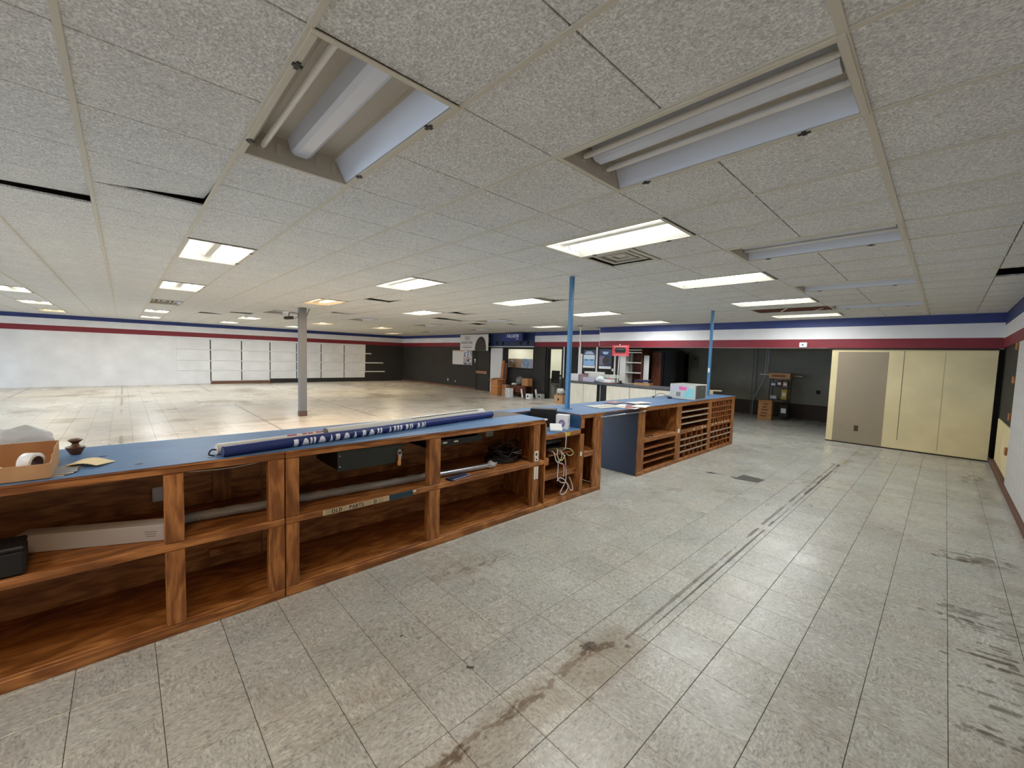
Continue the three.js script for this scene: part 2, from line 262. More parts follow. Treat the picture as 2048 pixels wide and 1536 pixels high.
part('back_room_ceiling', bx(XH + .16, 15.75, 2.76, 2.80, ZM + .02, ZS - .01, 0), mat(0x8f8b80, .95), ceiling);
part('office_ceiling', bx(XE + .16, 15.75, 2.62, 2.66, -14.6, ZM - .03, 0), mat(0xd9d6c6, .95), ceiling);

// ---------------------------------------------------------------- walls
const mottle = (base, amp, f, seed) => { const t = tex(512, 512, (u, v) => { const s = 1 + (fbm(u * f, v * f, seed, 5, f, f) - .5) * amp; return base.map(b => b * s); }); t.repeat.set(.4, .4); return t; };
M.wallWhite = mat(0xffffff, .8, { map: mottle([.885, .88, .865], .1, 6, 51) }); M.wallBlack = mat(0xffffff, .75, { map: mottle([.17, .155, .135], .35, 6, 55) });
M.wallGrey = mat(0xffffff, .85, { map: mottle([.52, .505, .45], .2, 5, 57) }); M.wallCream = mat(0xffffff, .8, { map: mottle([.89, .825, .64], .12, 6, 59) }); M.office = mat(0xeeead2, .85);
M.stripeBlue = mat(0xffffff, .5, { map: mottle([.16, .22, .46], .18, 8, 61) }); M.stripeWhite = mat(0xffffff, .6, { map: mottle([.89, .885, .88], .08, 8, 63) }); M.stripeRed = mat(0xffffff, .55, { map: mottle([.50, .115, .16], .2, 8, 65) });
M.baseBrown = mat(0x6b4a38, .7); M.taupe = mat(0xffffff, .8, { map: mottle([.60, .545, .46], .1, 5, 67) });
function stripes(w, boxOf, ys = [2.729, 2.58, 2.32, 2.12]) { ['blue', 'white', 'red'].forEach((c, k) => part(c + '_stripe', boxOf(ys[k + 1], ys[k]), [M.stripeBlue, M.stripeWhite, M.stripeRed][k], w).userData.label = c + ' painted band'); }
// far long wall
const wn = structure('wall_north', 'long white wall with blue, white and red bands and pale slat panels', 'wall');
part('plaster', bx(XW - .15, XE + .15, 0, 3.4, ZN - .15, ZN, 0), M.wallWhite, wn);
stripes(wn, (a, b) => bx(XW, XE, a, b, ZN, ZN + .006, 0));
part('black_paint', bx(10.22, XE, 0, 2.12, ZN, ZN + .004, 0), M.wallBlack, wn); part('black_paint', bx(5.32, 10.22, 0, .5, ZN, ZN + .004, 0), M.wallBlack, wn);
{
  const px = [1.70, 2.91, 4.115, 5.32, 6.537, 7.754, 8.985, 10.2], rows = [[1.57, 2.03], [1.08, 1.56], [.62, 1.07], [.15, .61]];
  for (let k = 0; k < 7; k++) for (const [a, b] of rows) {
    const y0 = a < .2 && k > 2 ? .22 : a < .2 && k === 0 ? .02 : a;
    part('wall_panel', bx(px[k] + (k ? .022 : 0), px[k + 1] - .022, y0, b, ZN + .004, ZN + .022, .003), M.wallWhite, wn);
  }
  for (let k = 1; k < 8; k++) { const x = px[Math.min(k, 7)]; if (k < 7) part('panel_rail', bx(x - .022, x + .022, .15, 2.03, ZN, ZN + .008, 0), M.wallBlack, wn); if (k < 7) for (const y of [.615, 1.075, 1.565]) part('rail_clip', bx(x - .03, x + .03, y - .02, y + .02, ZN + .008, ZN + .024, .002), M.white, wn); }
  for (const [y, x1] of [[1.6, 10.56], [1.07, 11.31], [.56, 11.41]]) part('shelf_strip', bx(10.22, x1, y - .03, y + .03, ZN, ZN + .03, .003), M.white, wn);
}
const bn = structure('baseboard_north', 'brown baseboard under the white slat panels', 'baseboard'); part('board', bx(2.91, 5.32, 0, .13, ZN, ZN + .02, .003), M.baseBrown, bn);
// back wall with office window and doorway
const we = structure('wall_east', 'black back wall with office window, doorway and striped top', 'wall');
for (const [z0, z1, y0, y1] of [[ZN - .15, -13.75, 0, 3.4], [-13.75, -12.0, 0, 1.2], [-13.75, -12.0, 2.02, 3.4], [-12.0, -11.2, 0, 3.4], [-11.2, -10.4, 2.05, 3.4], [-10.4, ZM + .15, 0, 3.4]]) part('plaster', bx(XE, XE + .15, y0, y1, z0, z1, 0), M.wallBlack, we);
stripes(we, (a, b) => bx(XE - .006, XE, a, b, ZN, -14.9, 0)); stripes(we, (a, b) => bx(XE - .012, XE, a, b, -11.95, ZM, 0));
part('fascia', bx(XE - .05, XE, 2.14, CEIL, -14.88, -11.96, .004), mat(0x1f3157, .5), we).userData.label = 'dark blue fascia over the office window';
part('fascia_edge', bx(XE - .06, XE, 2.10, 2.14, -14.88, -11.96, .004), M.white, we);
for (const z of [-14.3, -13.9, -12.75, -12.3]) part('fascia_bracket', bx(XE - .065, XE - .05, 2.2, 2.36, z - .06, z + .06, .003), M.blackMatte, we);
part('pier', bx(XE - .1, XE, 0, 2.12, -11.9, -11.25, .006), M.wallBlack, we);
for (const z of [-10.36, -9.6, -8.8, -8.03]) part('white_strip', bx(XE - .02, XE, .9, 2.12, z - .035, z + .035, .003), M.white, we);
for (let z = -10.3; z < -8.1; z += .19) part('slat', bx(XE - .008, XE, .9, 2.1, z, z + .17, .003), M.blackMatte, we);
part('thermostat', bx(XE - .03, XE, 1.42, 1.52, -16.0, -15.9, .006), M.white, we); part('thermostat', bx(XE - .025, XE, 1.33, 1.4, -15.98, -15.92, .006), M.white, we);
part('outlet', bx(XE - .012, XE, .3, .42, -18.3, -18.22, .003), M.white, we); part('outlet', bx(XE - .012, XE, .28, .36, -17.6, -17.55, .003), M.white, we);
const be = structure('baseboard_east', 'brown baseboard of the black back wall', 'baseboard'); part('board', bx(XE - .02, XE, 0, .09, ZN, -15.85, .003), M.baseBrown, be);
const w1 = structure('window_1', 'black framed interior office window in the back wall', 'window');
for (const b of [[1.14, 1.2, -13.82, -11.93], [2.02, 2.09, -13.82, -11.93], [1.2, 2.02, -13.82, -13.74], [1.2, 2.02, -12.01, -11.93]]) part('window_frame', bx(XE - .03, XE + .16, b[0], b[1], b[2], b[3], .004), M.blackMatte, w1);
part('pane', bx(XE + .07, XE + .076, 1.2, 2.02, -13.74, -12.01, 0), new THREE.MeshPhysicalMaterial({ color: 0xffffff, roughness: .02, transmission: 1, thickness: 0 }), w1);
const d1 = structure('door_1', 'black flush door with a brown push rail in the back wall', 'door');
part('leaf', bx(XE - .035, XE, .02, 2.1, -15.78, -14.85, .004), mat(0x26221d, .6), d1); part('push_rail', bx(XE - .1, XE - .035, .82, .95, -15.76, -14.95, .008), mat(0x9a6f52, .5), d1); part('door_frame', bx(XE - .06, XE, 0, 2.12, -15.86, -15.78, .004), M.black, d1); part('door_frame', bx(XE - .06, XE, 0, 2.12, -14.85, -14.79, .004), M.black, d1); part('sill', bx(XE - .06, XE, 0, .02, -15.78, -14.85, .002), M.baseBrown, d1);
const d2 = structure('door_2', 'dark framed open doorway into the lit office', 'door'); for (const b of [[0, 2.05, -11.26, -11.18], [0, 2.05, -10.44, -10.37], [2.03, 2.1, -11.26, -10.37]]) part('door_frame', bx(XE - .04, XE + .17, b[0], b[1], b[2], b[3], .004), M.black, d2);
// office behind the window
const wo = structure('wall_office', 'pale yellow office walls seen through window and doorway', 'wall');
part('plaster', bx(15.6, 15.75, 0, 3.4, -14.75, ZM + .05, 0), M.office, wo); part('plaster', bx(XE + .15, 15.6, 0, 3.4, -14.75, -14.6, 0), M.office, wo); part('plaster', bx(XE + .15, 15.75, 0, 3.4, ZM - .05, ZM, 0), M.office, wo); part('lining', bx(XE + .15, XE + .16, 0, 1.2, -14.6, -11.3, 0), M.office, wo); part('lining', bx(XE + .15, XE + .16, 0, 2.6, -10.3, ZM - .05, 0), M.office, wo);
// header over the stock room opening, cream partition, grey stock room
const wh = structure('wall_header', 'striped header beam over the wide stock room opening', 'wall');
part('plaster', bx(XH, XH + .15, 2.075, 3.4, ZM, ZS, 0), M.wallWhite, wh); part('plaster', bx(XH, XE + .15, 2.12, 3.4, ZM - .02, ZM + .1, 0), M.wallWhite, wh);
stripes(wh, (a, b) => bx(XH - .006, XH, a, b, ZM, ZS, 0), [2.729, 2.55, 2.28, 2.08]);
const wp = structure('wall_partition', 'cream plasterboard partition with a taupe painted strip', 'wall');
part('plaster', bx(XH + .01, XH + .12, .02, 2.075, -1.77, .64, .004), M.wallCream, wp); part('taupe_paint', bx(XH + .006, XH + .012, .03, 2.0, -1.655, -.83, 0), M.taupe, wp); part('top_rail', bx(XH - .02, XH + .1, 2.05, 2.085, -1.85, .64, .003), mat(0x3a2620, .8), wp); part('bottom_plate', bx(XH + .0, XH + .12, 0, .025, -1.77, .64, .002), mat(0x2e2519, .9), wp);
part('outlet_hole', bx(XH + .002, XH + .007, .29, .41, -1.29, -1.22, .002), mat(0x4a3a24, .8), wp); part('seam', bx(XH + .008, XH + .0105, .2, 2.03, -.60, -.592, 0), mat(0x4d4636, .9), wp); part('seam', bx(XH + .008, XH + .0105, .08, 2.0, -.022, -.016, 0), mat(0xa89c76, .9), wp);
const ws2 = structure('wall_stock_room', 'grey stock room wall with a dark brown lower band', 'wall');
for (const [y0, y1, a, b] of [[0, 3.4, ZM, -7.45], [2.0, 3.4, -7.45, -6.6], [0, 3.4, -6.6, ZS]]) part('plaster', bx(XR, XR + .15, y0, y1, a, b, 0), M.wallGrey, ws2);
for (const q of [[XR + .15, 18, 0, 3.4, -9.2, -9.1], [XR + .15, 18, 0, 3.4, -5.6, -5.5], [17.9, 18, 0, 3.4, -9.1, -5.6], [XR + .15, 18, 2.5, 2.6, -9.1, -5.6], [XR + .15, 18, -.1, 0, -9.1, -5.6], [XR + .1, XR + .15, 0, 3.4, -9.1, ZM]]) part('back_store_wall', bx(...q, 0), M.wallGrey, ws2);
part('lower_band', bx(XR - .02, XR, 0, .47, -6.58, ZS, .003), mat(0x3d332a, .8), ws2); part('seam', bx(XR - .006, XR, .47, 2.76, -4.34, -4.31, 0), mat(0x5a5a56, .8), ws2); part('plaster', bx(XE + .15, XR, 0, 3.4, ZM, ZM + .03, 0), M.wallGrey, ws2);
const d3 = structure('door_3', 'open doorway to an unlit store in the grey stock room wall', 'door'); for (const q of [[0, 2.05, -7.5, -7.44], [0, 2.05, -6.61, -6.55], [1.99, 2.05, -7.44, -6.61]]) part('door_frame', bx(XR - .03, XR + .16, q[0], q[1], q[2], q[3], .004), M.wallGrey, d3);
// near side wall behind the aisle
const ws = structure('wall_south', 'white pegboard side wall with striped top and timber battens', 'wall');
part('plaster', bx(XW - .15, 15.75, 0, 3.4, ZS + .02, ZS + .17, 0), M.wallBlack, ws);
stripes(ws, (a, b) => bx(XW, XH, a, b, ZS - .02, ZS + .02, .002), [2.729, 2.5, 2.27, 2.1]);
const pegMap = tex(512, 512, (u, v) => { const du = (u * 12) % 1 - .5, dv = (v * 12) % 1 - .5, h = du * du + dv * dv < .035 ? .55 : 1, s = (.95 + .1 * fbm(u * 5, v * 5, 71, 4, 5, 5)) * h; return [.80 * s, .79 * s, .77 * s]; }); pegMap.repeat.set(1 / .305, 1 / .305);
M.peg = mat(0xffffff, .75, { map: pegMap });
for (let x = 8.96; x > XW + .5; x -= 1.22) part('pegboard_panel', bx(Math.max(x - 1.214, XW), x, .09, 2.09, ZS - .03, ZS - .02, .002), M.peg, ws);
for (const y of [.54, 1.03, 1.56, 2.03]) part('timber_batten', bx(XW, 9.02, y - .035, y + .035, ZS - .02, ZS + .02, .003), M.wood, ws), part('batten_end', bx(8.99, 9.14, y - .05, y + .05, ZS - .05, ZS - .012, .004), M.woodB, ws);
part('lower_board', bx(9.3, 11.3, .1, .84, ZS + .0, ZS + .02, .003), M.wallCream, ws);
const bs = structure('baseboard_south', 'brown baseboard along the pegboard side wall', 'baseboard'); part('board', bx(XW, 11.4, 0, .09, ZS - .05, ZS + .02, .004), M.baseBrown, bs);
// shop front on the daylight side
const ww = structure('wall_west', 'shop front wall with large display windows', 'wall');
part('plaster', bx(XW - .2, XW, 0, .45, ZN, ZS, 0), M.wallWhite, ww); part('plaster', bx(XW - .2, XW, 2.4, 3.4, ZN, ZS, 0), M.wallWhite, ww);
const bays = []; for (let z = -22.6; z < -4.2; z += 3.05) bays.push([z, z + 2.85]);
let zPrev = ZN; for (const [a, b] of [...bays, [ZS, ZS]]) { part('pier', bx(XW - .2, XW, .45, 2.4, zPrev, a, 0), M.wallWhite, ww); zPrev = b; }
bays.forEach(([a, b], k) => { const w = structure('window_' + (k + 2), 'large shop window in the front wall', 'window'); w.userData.group = 'shop front windows'; for (const q of [[.45, .5, a, b], [2.35, 2.4, a, b], [.5, 2.35, a, a + .05], [.5, 2.35, b - .05, b]]) part('window_frame', bx(XW - .14, XW - .06, q[0], q[1], q[2], q[3], .003), M.galv, w); part('pane', bx(XW - .103, XW - .097, .5, 2.35, a + .05, b - .05, 0), new THREE.MeshPhysicalMaterial({ color: 0xffffff, roughness: .01, transmission: 1, thickness: 0 }), w); });
const outside = structure('ground', 'concrete pavement outside the shop windows', 'ground'); part('pavement', bx(-40, XW - .2, -.15, -.02, -45, 20, 0), mat(0x9a968c, .9), outside);

// ---------------------------------------------------------------- troffers
M.enamel = mat(0xdcd8cc, .38); M.enamelDusty = mat(0xbdb5a6, .5); M.reflector = mat(0xd5dbe6, .22); M.tubeOff = mat(0xe2e0da, .3);
const glow = (c, k) => new THREE.MeshStandardMaterial({ color: 0xffffff, emissive: c, emissiveIntensity: k, roughness: .4 });
M.tubeLit = glow(new THREE.Color().setRGB(.97, 1, 1), TUBE_RADIANCE); M.tubeWarm = glow(new THREE.Color().setRGB(1, .82, .5), TUBE_RADIANCE * .7); M.tubeOrange = glow(new THREE.Color().setRGB(1, .62, .26), TUBE_RADIANCE * .6);
const TW = G, TL = 2 * G, MIDZ = TL / 2;
function tray(w, l, h, t) {                                           // open tray with sloping sides and ends, of sheet thickness t
  const s = new THREE.Shape([[-w / 2, 0], [-w / 2 + .085, h], [w / 2 - .085, h], [w / 2, 0], [w / 2 - t, 0], [w / 2 - .085 - t, h - t], [-w / 2 + .085 + t, h - t], [-w / 2 + t, 0]].map(p => new THREE.Vector2(...p)));
  const g = new THREE.ExtrudeGeometry(s, { depth: l, bevelEnabled: false }); g.translate(0, 0, -l / 2); return g;
}
const trayG = tray(TW - .05, TL - .05, .14, .004);
const coverS = new THREE.Shape([[-.07, .136], [-.052, .07], [-.03, .056], [.03, .056], [.052, .07], [.07, .136]].map(p => new THREE.Vector2(...p)));
const coverG = new THREE.ExtrudeGeometry(coverS, { depth: TL - .12, bevelEnabled: false }); coverG.translate(0, 0, -(TL - .12) / 2);
const tubeG = merge([rod([0, 0, -.545], [0, 0, .545], .0155, 12), rod([0, 0, -.565], [0, 0, -.545], .0135, 12), rod([0, 0, .545], [0, 0, .565], .0135, 12)]);
const latchG = merge([cb(.016, .004, .05, .001), cb(.038, .005, .018, .001)]);
const frameG = [bx(-TW / 2 + .004, TW / 2 - .004, -.006, 0, -MIDZ + .004, -MIDZ + .03, .001), bx(-TW / 2 + .004, TW / 2 - .004, -.006, 0, MIDZ - .03, MIDZ - .004, .001), bx(-TW / 2 + .004, -TW / 2 + .03, -.006, 0, -MIDZ + .03, MIDZ - .03, .001), bx(TW / 2 - .03, TW / 2 - .004, -.006, 0, -MIDZ + .03, MIDZ - .03, .001)];
const endG = bx(-TW / 2 + .03, TW / 2 - .03, 0, .136, 0, .004, 0), sockG = bx(-.018, .018, .04, .1, -.006, .006, .002), boxTop = bx(-TW / 2 + .02, TW / 2 - .02, .141, .15, -MIDZ + .02, MIDZ - .02, 0);
const labels = {
  lit: ['ceiling light, brightly lit white fluorescent troffer between the ceiling tiles', 'lit white troffers'], warm: ['dim yellow lit fluorescent troffer far over the sales floor', 'yellow lit troffers'], orange: ['orange lit fluorescent troffer right above the grey steel column', null],
  off: ['unlit dusty troffer in the ceiling of the open sales floor', 'unlit troffers over the sales floor'], aisle: ['unlit troffer with three pale tubes over the aisle behind the counter', 'unlit troffers over the aisle'], bare: ['open unlit troffer with one thin tube left beside its metal ballast cover', null] };
function troffer(kind, x, y, z, label, power = 1) {
  const on = { lit: M.tubeLit, warm: M.tubeWarm, orange: M.tubeOrange }[kind], t = thing('ceiling_light', label || labels[kind][0], 'ceiling light', [x, y, z], 0, label ? undefined : labels[kind][1] || undefined);
  const dusty = kind === 'off' || kind === 'bare' || kind === 'aisle';
  part('housing', trayG, dusty ? M.enamelDusty : M.enamel, t); part('housing_top', boxTop, M.galv, t);
  for (const s of [-1, 1]) { const e = part('end_plate', endG, dusty ? M.enamelDusty : M.enamel, t); e.position.z = s * (MIDZ - .03) - (s > 0 ? .004 : 0); }
  frameG.forEach(g => part('frame', g, M.tee, t));
  part('ballast_cover', coverG, dusty ? M.reflector : M.enamel, t);
  const spots = kind === 'bare' ? [-.19] : kind === 'aisle' ? [-.2, -.105, .115] : [-.2, -.105, .105, .2];
  for (const sx of spots) { const tb = part('tube', tubeG, on || M.tubeOff, t); tb.position.set(sx, .06, 0); }
  for (const sx of [-.2, -.105, .105, .2]) for (const s of [-1, 1]) { const so = part('socket', sockG, dusty ? M.enamelDusty : M.white, t); so.position.set(sx, 0, s * .574); }
  if (dusty) { const g = bx(-.002, 0, 0, .15, -MIDZ + .036, MIDZ - .036, 0); g.rotateZ(.52); g.translate(TW / 2 - .034, .002, 0); part('side_reflector', g, M.reflector, t); }
  for (const sz of [-.4, .38]) for (const sx of kind === 'bare' ? [-1, 1] : [1]) { const l = part('latch', latchG, M.black, t); l.position.set(sx * (TW / 2 - .022), -.011, sz); if (!dusty) break; }
  if (on) {
    const c = { lit: [.965, .995, 1.01], warm: [1, .8, .5], orange: [1, .62, .3] }[kind], k = { lit: 1, warm: .9, orange: 1.6 }[kind];
    const l = new THREE.RectAreaLight(new THREE.Color().setRGB(...c), LAMP * k * power, TW - .09, TL - .1); l.position.set(0, -.008, 0); l.rotation.x = -Math.PI / 2; l.name = 'troffer_light'; t.add(l);
  }
  return t;
}
const own = { '4B': 'brightly lit troffer right beside the square air diffuser', '12B': 'lit troffer on the near side of the long rusty grille', '16B': 'lit troffer between the long rusty grille and the striped header', '2A': 'unlit troffer with pale tubes next to the open troffer that has one tube left', '14A': 'unlit aisle troffer closest to the cream partition', '-2A': 'warm lit troffer over the near end of the open counter', '0C': 'lit troffer in line with the open troffer that has one tube left', '-4G': 'orange yellow troffer closest to the blank end of the long white wall' };
for (const [i, r, kind] of LIGHTS) troffer(kind, GX + (i + .5) * G, CEIL, GZ + (ROWS[r] + 1) * G + (kind === 'bare' || kind === 'aisle' ? .011 : 0), own[i + r], i === -2 ? .45 : r === 'B' ? 1 : 1.2);
troffer('lit', 14.3, 2.61, -11.6, 'lit office troffer over the desk behind the doorway'); troffer('lit', 14.3, 2.61, -13.5, 'lit office troffer over the filing cabinet');

// ---------------------------------------------------------------- air grilles and the missing tile
{
  const t = thing('ceiling_vent', 'square dusty metal air diffuser beside a lit troffer', 'vent', [GX + 5.5 * G, CEIL, GZ - 1.5 * G]);
  part('back_plate', cb(.58, .01, .58, .002, .09), M.blackMatte, t); for (const [s, y, h] of [[.6, 0, .012], [.42, .012, .03], [.24, .02, .03]]) { const f = .045; for (const [a, b, c, d] of [[-s / 2, s / 2, -s / 2, -s / 2 + f], [-s / 2, s / 2, s / 2 - f, s / 2], [-s / 2, -s / 2 + f, -s / 2 + f, s / 2 - f], [s / 2 - f, s / 2, -s / 2 + f, s / 2 - f]]) part('louvre', bx(a, b, y - .004, y + h - .004, c, d, .002), s > .5 ? M.tee : M.enamelDusty, t); }
  part('centre_plate', cb(.12, .01, .12, .002, .03), M.enamel, t);
  const r = thing('return_grille', 'long rusty brown return air grille between two lit troffers', 'vent', [GX + 14.5 * G, CEIL, GZ - 1 * G]); const rust = mat(0x6e4636, .8);
  part('duct_box', bx(-.3, .3, .1, .11, -.6, .6, 0), M.blackMatte, r); for (const b of [[-.3, .3, -.6, -.56], [-.3, .3, .56, .6], [-.3, -.27, -.56, .56], [.27, .3, -.56, .56], [-.27, .27, -.02, .02]]) part('frame', bx(b[0], b[1], -.004, .012, b[2], b[3], .002), rust, r); for (let k = -6; k <= 6; k++) part('slat', bx(k * .042 - .003, k * .042 + .003, 0, .03, -.56, .56, .001), rust, r);
  part('fallen_strip', bx(-.25, .25, -.008, -.003, -.12, -.09, .001).rotateY(.4), M.white, r); part('fallen_strip', bx(-.27, .27, -.008, -.003, .42, .45, .001).rotateY(.5), M.white, r);
  const h = thing('ceiling_hatch', 'dark open ceiling cell with pale broken edge near the side wall', 'ceiling opening', [GX + 10.5 * G, CEIL, GZ + 3.32 * G]); part('edge_board', bx(-.3, .3, -.003, .03, .16, .19, .002), M.tee, h); part('edge_board', bx(-.3, -.27, -.003, .03, -.19, .16, .002), M.tee, h);
  single('apron_cable', 'thin grey cable sagging under the counter apron', 'cable', tube([[.26, .945, -2.956], [.36, .938, -2.956], [.48, .936, -2.956], [.6, .945, -2.956]], .003, 16, 5), mat(0x8a8378, .6));
}

// ---------------------------------------------------------------- service counter
const ZF = -2.95, ZB = -3.76, TOP = 1.0;
function bay(name, label, x0, x1, seed) { const t = thing(name, label, 'counter', [x0, 0, ZF], 0); return t; }
const wb = (t, n, m, x0, x1, y0, y1, z0, z1, c = .004) => part(n, rel(bx(x0, x1, y0, y1, z0, z1, c), t), m, t);
function openBase(t, x0, x1, posts) {                                 // open shelving carcass below the worktop
  wb(t, 'apron', M.wood, x0, x1, .948, .985, ZF, ZF - .035); wb(t, 'base_trim', M.wood, x0, x1, 0, .06, ZF, ZF - .025); wb(t, 'bottom_board', M.woodB, x0, x1, .045, .065, ZF - .026, -3.6); wb(t, 'middle_shelf', M.wood, x0, x1, .502, .545, ZF + .001, -3.6);
  wb(t, 'back_panel', M.woodB, x0, x1, .0, .985, -3.6, -3.62); wb(t, 'front_panel', M.bluePanel, x0, x1, 0, .985, -3.622, -3.64);
  for (const [a, b] of posts) { wb(t, 'post', M.wood, a, b, .546, .947, ZF - .002, ZF - .07); wb(t, 'post', M.wood, a, b, .061, .501, ZF - .002, ZF - .07); }
}
const u1 = bay('counter_base', 'open brown plywood counter base holding the long white carton', -1.68, .758);
openBase(u1, -1.68, .758, [[-1.66, -1.58], [-.75, -.66], [.147, .235], [.664, .757]]); wb(u1, 'end_panel', M.bluePanel, -1.7, -1.68, 0, .985, ZF, -3.64);
wb(u1, 'outlet_box', M.white, .12, .2, .62, .72, -3.6, -3.57, .006); wb(u1, 'cleat', M.woodB, .42, .62, .15, .2, -3.6, -3.56); wb(u1, 'back_stud', M.woodB, .45, .56, .546, .947, -3.6, -3.58);
const u2 = bay('counter_base', 'open brown plywood counter base with a paper strip lettered OLD PARTS', .7625, 3.345);
openBase(u2, .7625, 3.345, [[.764, .847], [1.866, 1.98], [3.145, 3.247]]); wb(u2, 'end_panel', M.wood, 3.322, 3.345, .061, .985, ZF, -3.6); wb(u2, 'outlet_box', M.white, 3.0, 3.1, .74, .84, -3.6, -3.55, .006); wb(u2, 'inner_cleat', M.woodB, 2.3, 2.36, .08, .5, -3.6, -3.55);
const oldTape = canvasTex(1024, 77, (g, w, h) => { g.fillStyle = '#b9a685'; g.fillRect(0, 0, w, h); g.globalAlpha = .25; for (let k = 0; k < 60; k++) { g.fillStyle = k % 2 ? '#8d7a58' : '#d2c2a2'; g.fillRect((k * 97) % w, 0, 14 + (k * 31) % 50, h); } g.globalAlpha = 1; g.fillStyle = '#2c2620'; g.fillStyle = '#1c1713'; g.font = 'bold 80px sans-serif'; g.fillText('OLD', 110, 67); g.fillText('PARTS', 370, 67); g.fillText('O', 760, 67); });
{ const lb = part('paper_strip', rel(bx(1.0, 1.5, .503, .541, ZF + .0012, ZF + .0022, 0), u2), M.manila, u2); const f = part('lettering', face(.49, .037), mat(0xffffff, .8, { map: oldTape }), lb); f.position.set(1.25 - u2.position.x, .522, .0025); lb.userData.label = 'paper strip lettered OLD PARTS O'; }
const tealTape = mat(0x1f3d48, .6); wb(u2, 'dark_tape', tealTape, 1.5, 1.71, .5, .546, ZF + .001, ZF + .003, 0).userData.label = 'dark teal tape'; wb(u2, 'white_scrap', M.paper, 1.71, 1.74, .525, .54, ZF + .001, ZF + .003, 0);
for (const [y0, y1, x0] of [[.60, .665, 3.165], [.555, .595, 3.17]]) wb(u2, 'sticker', M.paper, x0, x0 + .058, y0, y1, ZF - .002, ZF - .0005, 0); for (const x0 of [3.165, 3.2]) wb(u2, 'paper_tag', M.paper, x0, x0 + .028, .36, .495, ZF - .002, ZF - .0005, 0);
wb(u2, 'sticker_mark', M.black, 3.18, 3.205, .615, .645, ZF - .0006, ZF, 0); wb(u2, 'sticker_mark', M.black, 3.185, 3.21, .567, .583, ZF - .0006, ZF, 0);
const u3 = bay('cashier_desk', 'lower blue topped desk section of the counter with stained shelves', 3.347, 4.42);
wb(u3, 'desk_top', M.blue, 3.347, 3.96, .822, .832, ZF + .002, -3.528); wb(u3, 'desk_edge', M.wood, 3.347, 3.96, .765, .822, ZF + .004, ZF - .03); wb(u3, 'desk_board', M.woodB, 3.347, 3.96, .79, .821, ZF - .031, -3.528); wb(u3, 'riser_panel', M.bluePanel, 3.347, 3.965, .832, .988, -3.53, -3.545); wb(u3, 'cheek_panel', M.bluePanel, 3.955, 3.964, .833, .988, ZF - .01, -3.53);
wb(u3, 'back_panel', M.woodB, 3.347, 4.42, 0, .79, -3.6, -3.62); wb(u3, 'front_panel', M.bluePanel, 3.347, 4.42, 0, .985, -3.622, -3.64); wb(u3, 'base_trim', M.woodB, 3.347, 4.42, 0, .06, ZF, ZF - .025); wb(u3, 'bottom_board', M.woodB, 3.347, 4.4, .045, .065, ZF - .026, -3.6);
wb(u3, 'divider', M.wood, 3.965, 3.985, .065, .985, ZF - .02, -3.6); wb(u3, 'post', M.wood, 3.965, 4.035, .061, .764, ZF - .001, ZF - .02); wb(u3, 'post', M.wood, 4.235, 4.42, .061, .947, ZF - .001, ZF - .03); wb(u3, 'post', M.wood, 3.966, 4.035, .833, .947, ZF - .001, ZF - .009); wb(u3, 'apron', M.wood, 3.966, 4.42, .948, .985, ZF, ZF - .035); wb(u3, 'end_panel', M.wood, 4.4, 4.42, .065, .985, ZF - .035, -3.6); wb(u3, 'narrow_shelf', M.wood, 4.036, 4.4, .47, .535, ZF - .002, -3.5); wb(u3, 'gear_shelf', M.wood, 3.5, 3.964, .535, .555, ZF - .1, -3.59); wb(u3, 'low_shelf', M.wood, 3.347, 3.964, .285, .345, ZF - .05, -3.59); wb(u3, 'side_block', M.wood, 3.347, 3.40, .48, .56, ZF - .0, ZF - .06);
wb(u3, 'yellow_sticker', mat(0xd9b81f, .6), 3.66, 3.75, .775, .815, ZF + .0045, ZF + .0055, 0).userData.label = 'yellow warning sticker'; wb(u3, 'white_sticker', M.paper, 3.96, 4.0, .5, .55, ZF, ZF + .001, 0); wb(u3, 'corner_clip', M.galv, 3.71, 3.79, .9, .975, -3.53, -3.522, .003);
const u4 = bay('pigeonhole_cabinet', 'brown pigeonhole cabinet with small slots under the blue worktop', 5.33, 9.17);
wb(u4, 'side_panel', M.navy, 5.33, 5.35, 0, .985, ZF - .02, -3.64).userData.label = 'dark navy laminate side'; wb(u4, 'side_panel', M.wood, 9.15, 9.17, 0, .985, ZF - .02, -3.64); wb(u4, 'back_panel', M.woodB, 5.35, 9.15, 0, .985, -3.55, -3.57); wb(u4, 'front_panel', M.bluePanel, 5.35, 9.15, 0, .985, -3.622, -3.64); wb(u4, 'apron', M.wood, 5.33, 9.17, .935, .985, ZF, ZF - .03); wb(u4, 'base_trim', M.wood, 5.33, 9.17, 0, .057, ZF, ZF - .03); wb(u4, 'bottom_board', M.woodB, 5.35, 9.15, .04, .057, ZF - .03, -3.55);
for (const [a, b] of [[5.33, 5.5], [6.54, 6.70], [7.83, 7.97], [9.03, 9.17]]) { wb(u4, 'post', M.wood, a, b, .058, .934, ZF - .002, ZF - .03); wb(u4, 'divider', M.woodB, Math.max(a, 5.352) + .04, Math.min(b, 9.148) - .04, .058, .934, ZF - .031, -3.55); }
const cols = [[5.5, 6.54], [6.70, 7.83], [7.97, 9.03]]; M.slot = mat(0xf0e2d0, .6, { map: woodMapA }); M.edgeWhite = mat(0xb7ad9c, .6);
for (const [a, b] of cols) wb(u4, 'middle_rail', M.wood, a, b, .467, .527, ZF - .004, -3.54);
